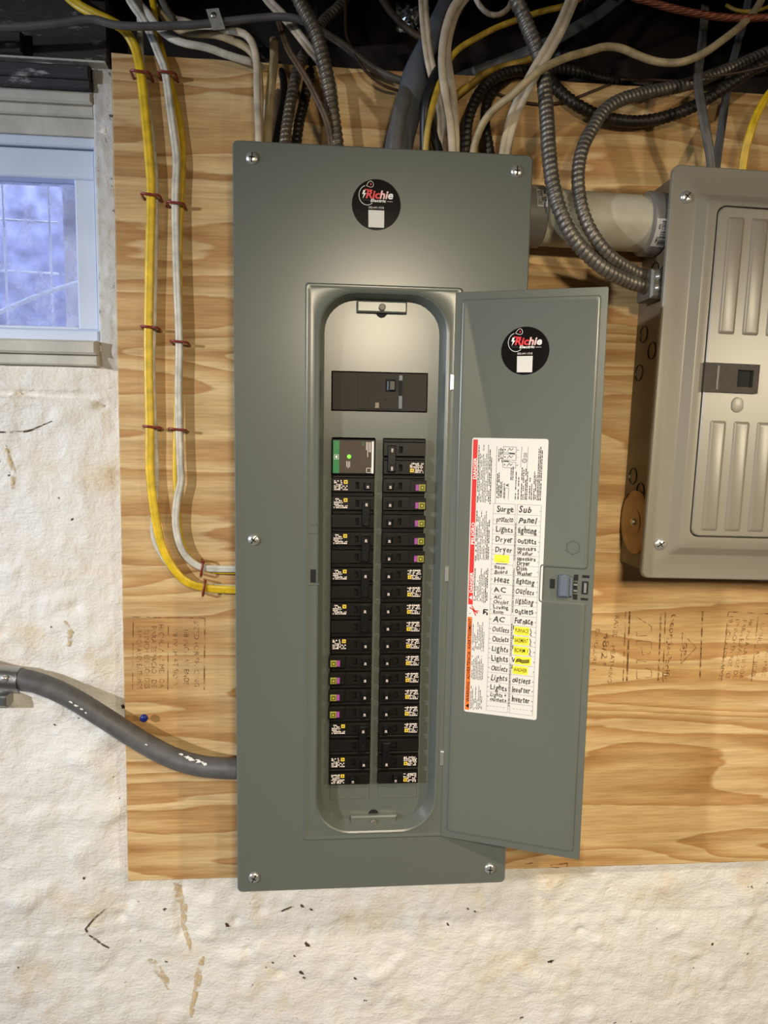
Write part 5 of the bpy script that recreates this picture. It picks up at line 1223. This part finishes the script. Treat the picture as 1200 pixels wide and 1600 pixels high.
cable('round_cable', 'white cable hanging in a small loop from the ceiling', [(715, -70, 0.0), (738, -15, -0.02), (749, 8, -0.03), (762, 21, -0.034), (776, 24, -0.034), (790, 17, -0.032), (800, 0, -0.026), (812, -60, 0.0)], 7.5, 'old_white_cable', flat=1)
armored('long grey armored cable hanging over the pipe, nearer the tall panel', [(785, -90, -0.04), (806, -5, -0.07), (816, 20, -0.07), (826, 46, -0.07), (838, 76, -0.072), (847, 108, -0.076), (852, 150, -0.082), (855, 195, -0.092), (858, 240, -0.102), (864, 290, -0.110), (876, 332, -0.112), (895, 370, -0.108), (920, 400, -0.102), (950, 424, -0.094), (985, 441, -0.078), (1005, 447, -0.068), (1020, 450, -0.062)], 20.5, 'armor_grey')
armored('second grey armored cable hanging over the pipe, nearer the taupe panel', [(1260, 60, 0.02), (1200, 82, 0.012), (1155, 101, 0.004), (1120, 115, -0.008), (1080, 130, -0.022), (1035, 140, -0.034), (1000, 147, -0.046), (968, 157, -0.058), (944, 173, -0.068), (926, 200, -0.080), (911, 230, -0.092), (904, 262, -0.100), (904, 295, -0.106), (912, 335, -0.108), (930, 372, -0.106), (955, 402, -0.098), (985, 422, -0.078), (1003, 430, -0.068), (1020, 435, -0.062)], 18.5, 'armor_grey')
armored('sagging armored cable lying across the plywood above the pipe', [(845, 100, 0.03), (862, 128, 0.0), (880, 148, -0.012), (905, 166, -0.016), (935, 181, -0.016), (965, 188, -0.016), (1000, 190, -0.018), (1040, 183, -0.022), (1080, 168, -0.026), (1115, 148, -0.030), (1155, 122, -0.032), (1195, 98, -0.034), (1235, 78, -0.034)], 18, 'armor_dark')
cable('flat_cable', 'twisted flat grey cable dropping in front into the taupe panel', [(1102, 10, 0.03), (1099, 50, 0.0), (1095, 86, -0.030), (1091, 115, -0.052), (1092, 142, -0.062), (1098, 176, -0.068), (1104, 210, -0.068), (1110, 245, -0.062), (1113, 280, -0.055)], 14, 'grey_cable', flat=0.4, ridge=0.2)
cable('flat_cable', 'darker flat grey cable slanting behind into the taupe panel', [(1175, -30, 0.09), (1163, 30, 0.05), (1152, 70, 0.03), (1143, 105, 0.0), (1136, 140, -0.008), (1131, 175, -0.020), (1126, 210, -0.034), (1121, 245, -0.046), (1117, 280, -0.052)], 13, 'slate_cable', flat=0.5, ridge=0.3)
cable('flat_cable', 'yellow flat cable bending down into the taupe panel', [(1260, 90, -0.02), (1225, 122, -0.05), (1203, 145, -0.060), (1186, 172, -0.064), (1173, 205, -0.064), (1164, 238, -0.058), (1158, 280, -0.05)], 12, 'yellow_cable', flat=0.55, ridge=0.25)
cable('round_cable', 'small yellow cable end behind the copper ground wire', [(1135, 8, 0.02), (1150, 16, 0.01), (1170, 18, 0.005), (1192, 14, 0.005), (1225, 0, 0.02)], 5.5, 'yellow_dull', flat=1)
P = px_path([(930, -50, -0.03), (985, -8, -0.05), (1010, 1, -0.052), (1050, 13, -0.054), (1100, 23, -0.054), (1150, 28, -0.054), (1235, 26, -0.054)], step=0.002)
mb = MB(); mb.tube(P, 0.0046, 0.0046, 'copper', 42, strands=7, spin=80)
tag(mb.build('ground_wire', smooth=True), 'twisted bare copper ground wire across the upper right corner', 'wire')
cable('thin_wire', 'thin brown wire over the sagging armored cable', [(970, 124, -0.012), (1010, 124, -0.014), (1060, 126, -0.028), (1100, 121, -0.042), (1145, 115, -0.050), (1185, 106, -0.054), (1235, 92, -0.054)], 3.5, 'thin_brown', flat=1, cat='wire', n=8)
cable('thin_wire', 'dark wire lying along the plywood behind the armored cables', [(765, 142, -0.004), (790, 151, -0.004), (820, 160, -0.004), (850, 163, -0.004), (885, 158, -0.004), (915, 147, -0.004), (955, 131, -0.002)], 4, 'thin_brown', flat=1, cat='wire', n=8)
# crumpled foil scrap and old pipe in the dark joist space
def scraps():
    mb = MB(); r = random.Random(11); c = at(648, 28, 0.10); n = 9
    vs = [(c[0] + (i - n / 2) * 0.006 + r.uniform(-1, 1) * 0.003, c[1] + r.uniform(-1, 1) * 0.012, c[2] + (j - n / 2) * 0.005 + r.uniform(-1, 1) * 0.003) for j in range(n) for i in range(n)]
    fs = [(j * n + i, j * n + i + 1, (j + 1) * n + i + 1, (j + 1) * n + i) for j in range(n - 1) for i in range(n - 1)]
    mb.add(vs, fs, 'foil'); o = mb.build('foil_scrap'); md = o.modifiers.new('t', 'SOLIDIFY'); md.thickness = 0.0008
    tag(o, 'crumpled shiny foil scrap in the dark space above the panel', 'foil')
    P = px_path([(930, -120, 0.16), (915, -20, 0.14), (903, 30, 0.12), (890, 75, 0.10), (880, 105, 0.09)], step=0.01)
    mb = MB(); mb.tube(P, 0.024, 0.024, 'black_cable', 18); tag(mb.build('drain_pipe', smooth=True), 'black pipe rising into the dark joist space behind the cables', 'pipe')
    P = px_path([(560, -60, 0.12), (598, 0, 0.10), (615, 24, 0.08), (640, 48, 0.07), (665, 62, 0.06)], step=0.01)
    cable('round_cable', 'dull tan cable slanting past the foil scrap', [(560, -60, 0.10), (598, 0, 0.08), (615, 24, 0.07), (640, 48, 0.06), (668, 64, 0.05)], 11, 'brown_cable', flat=1)
scraps()
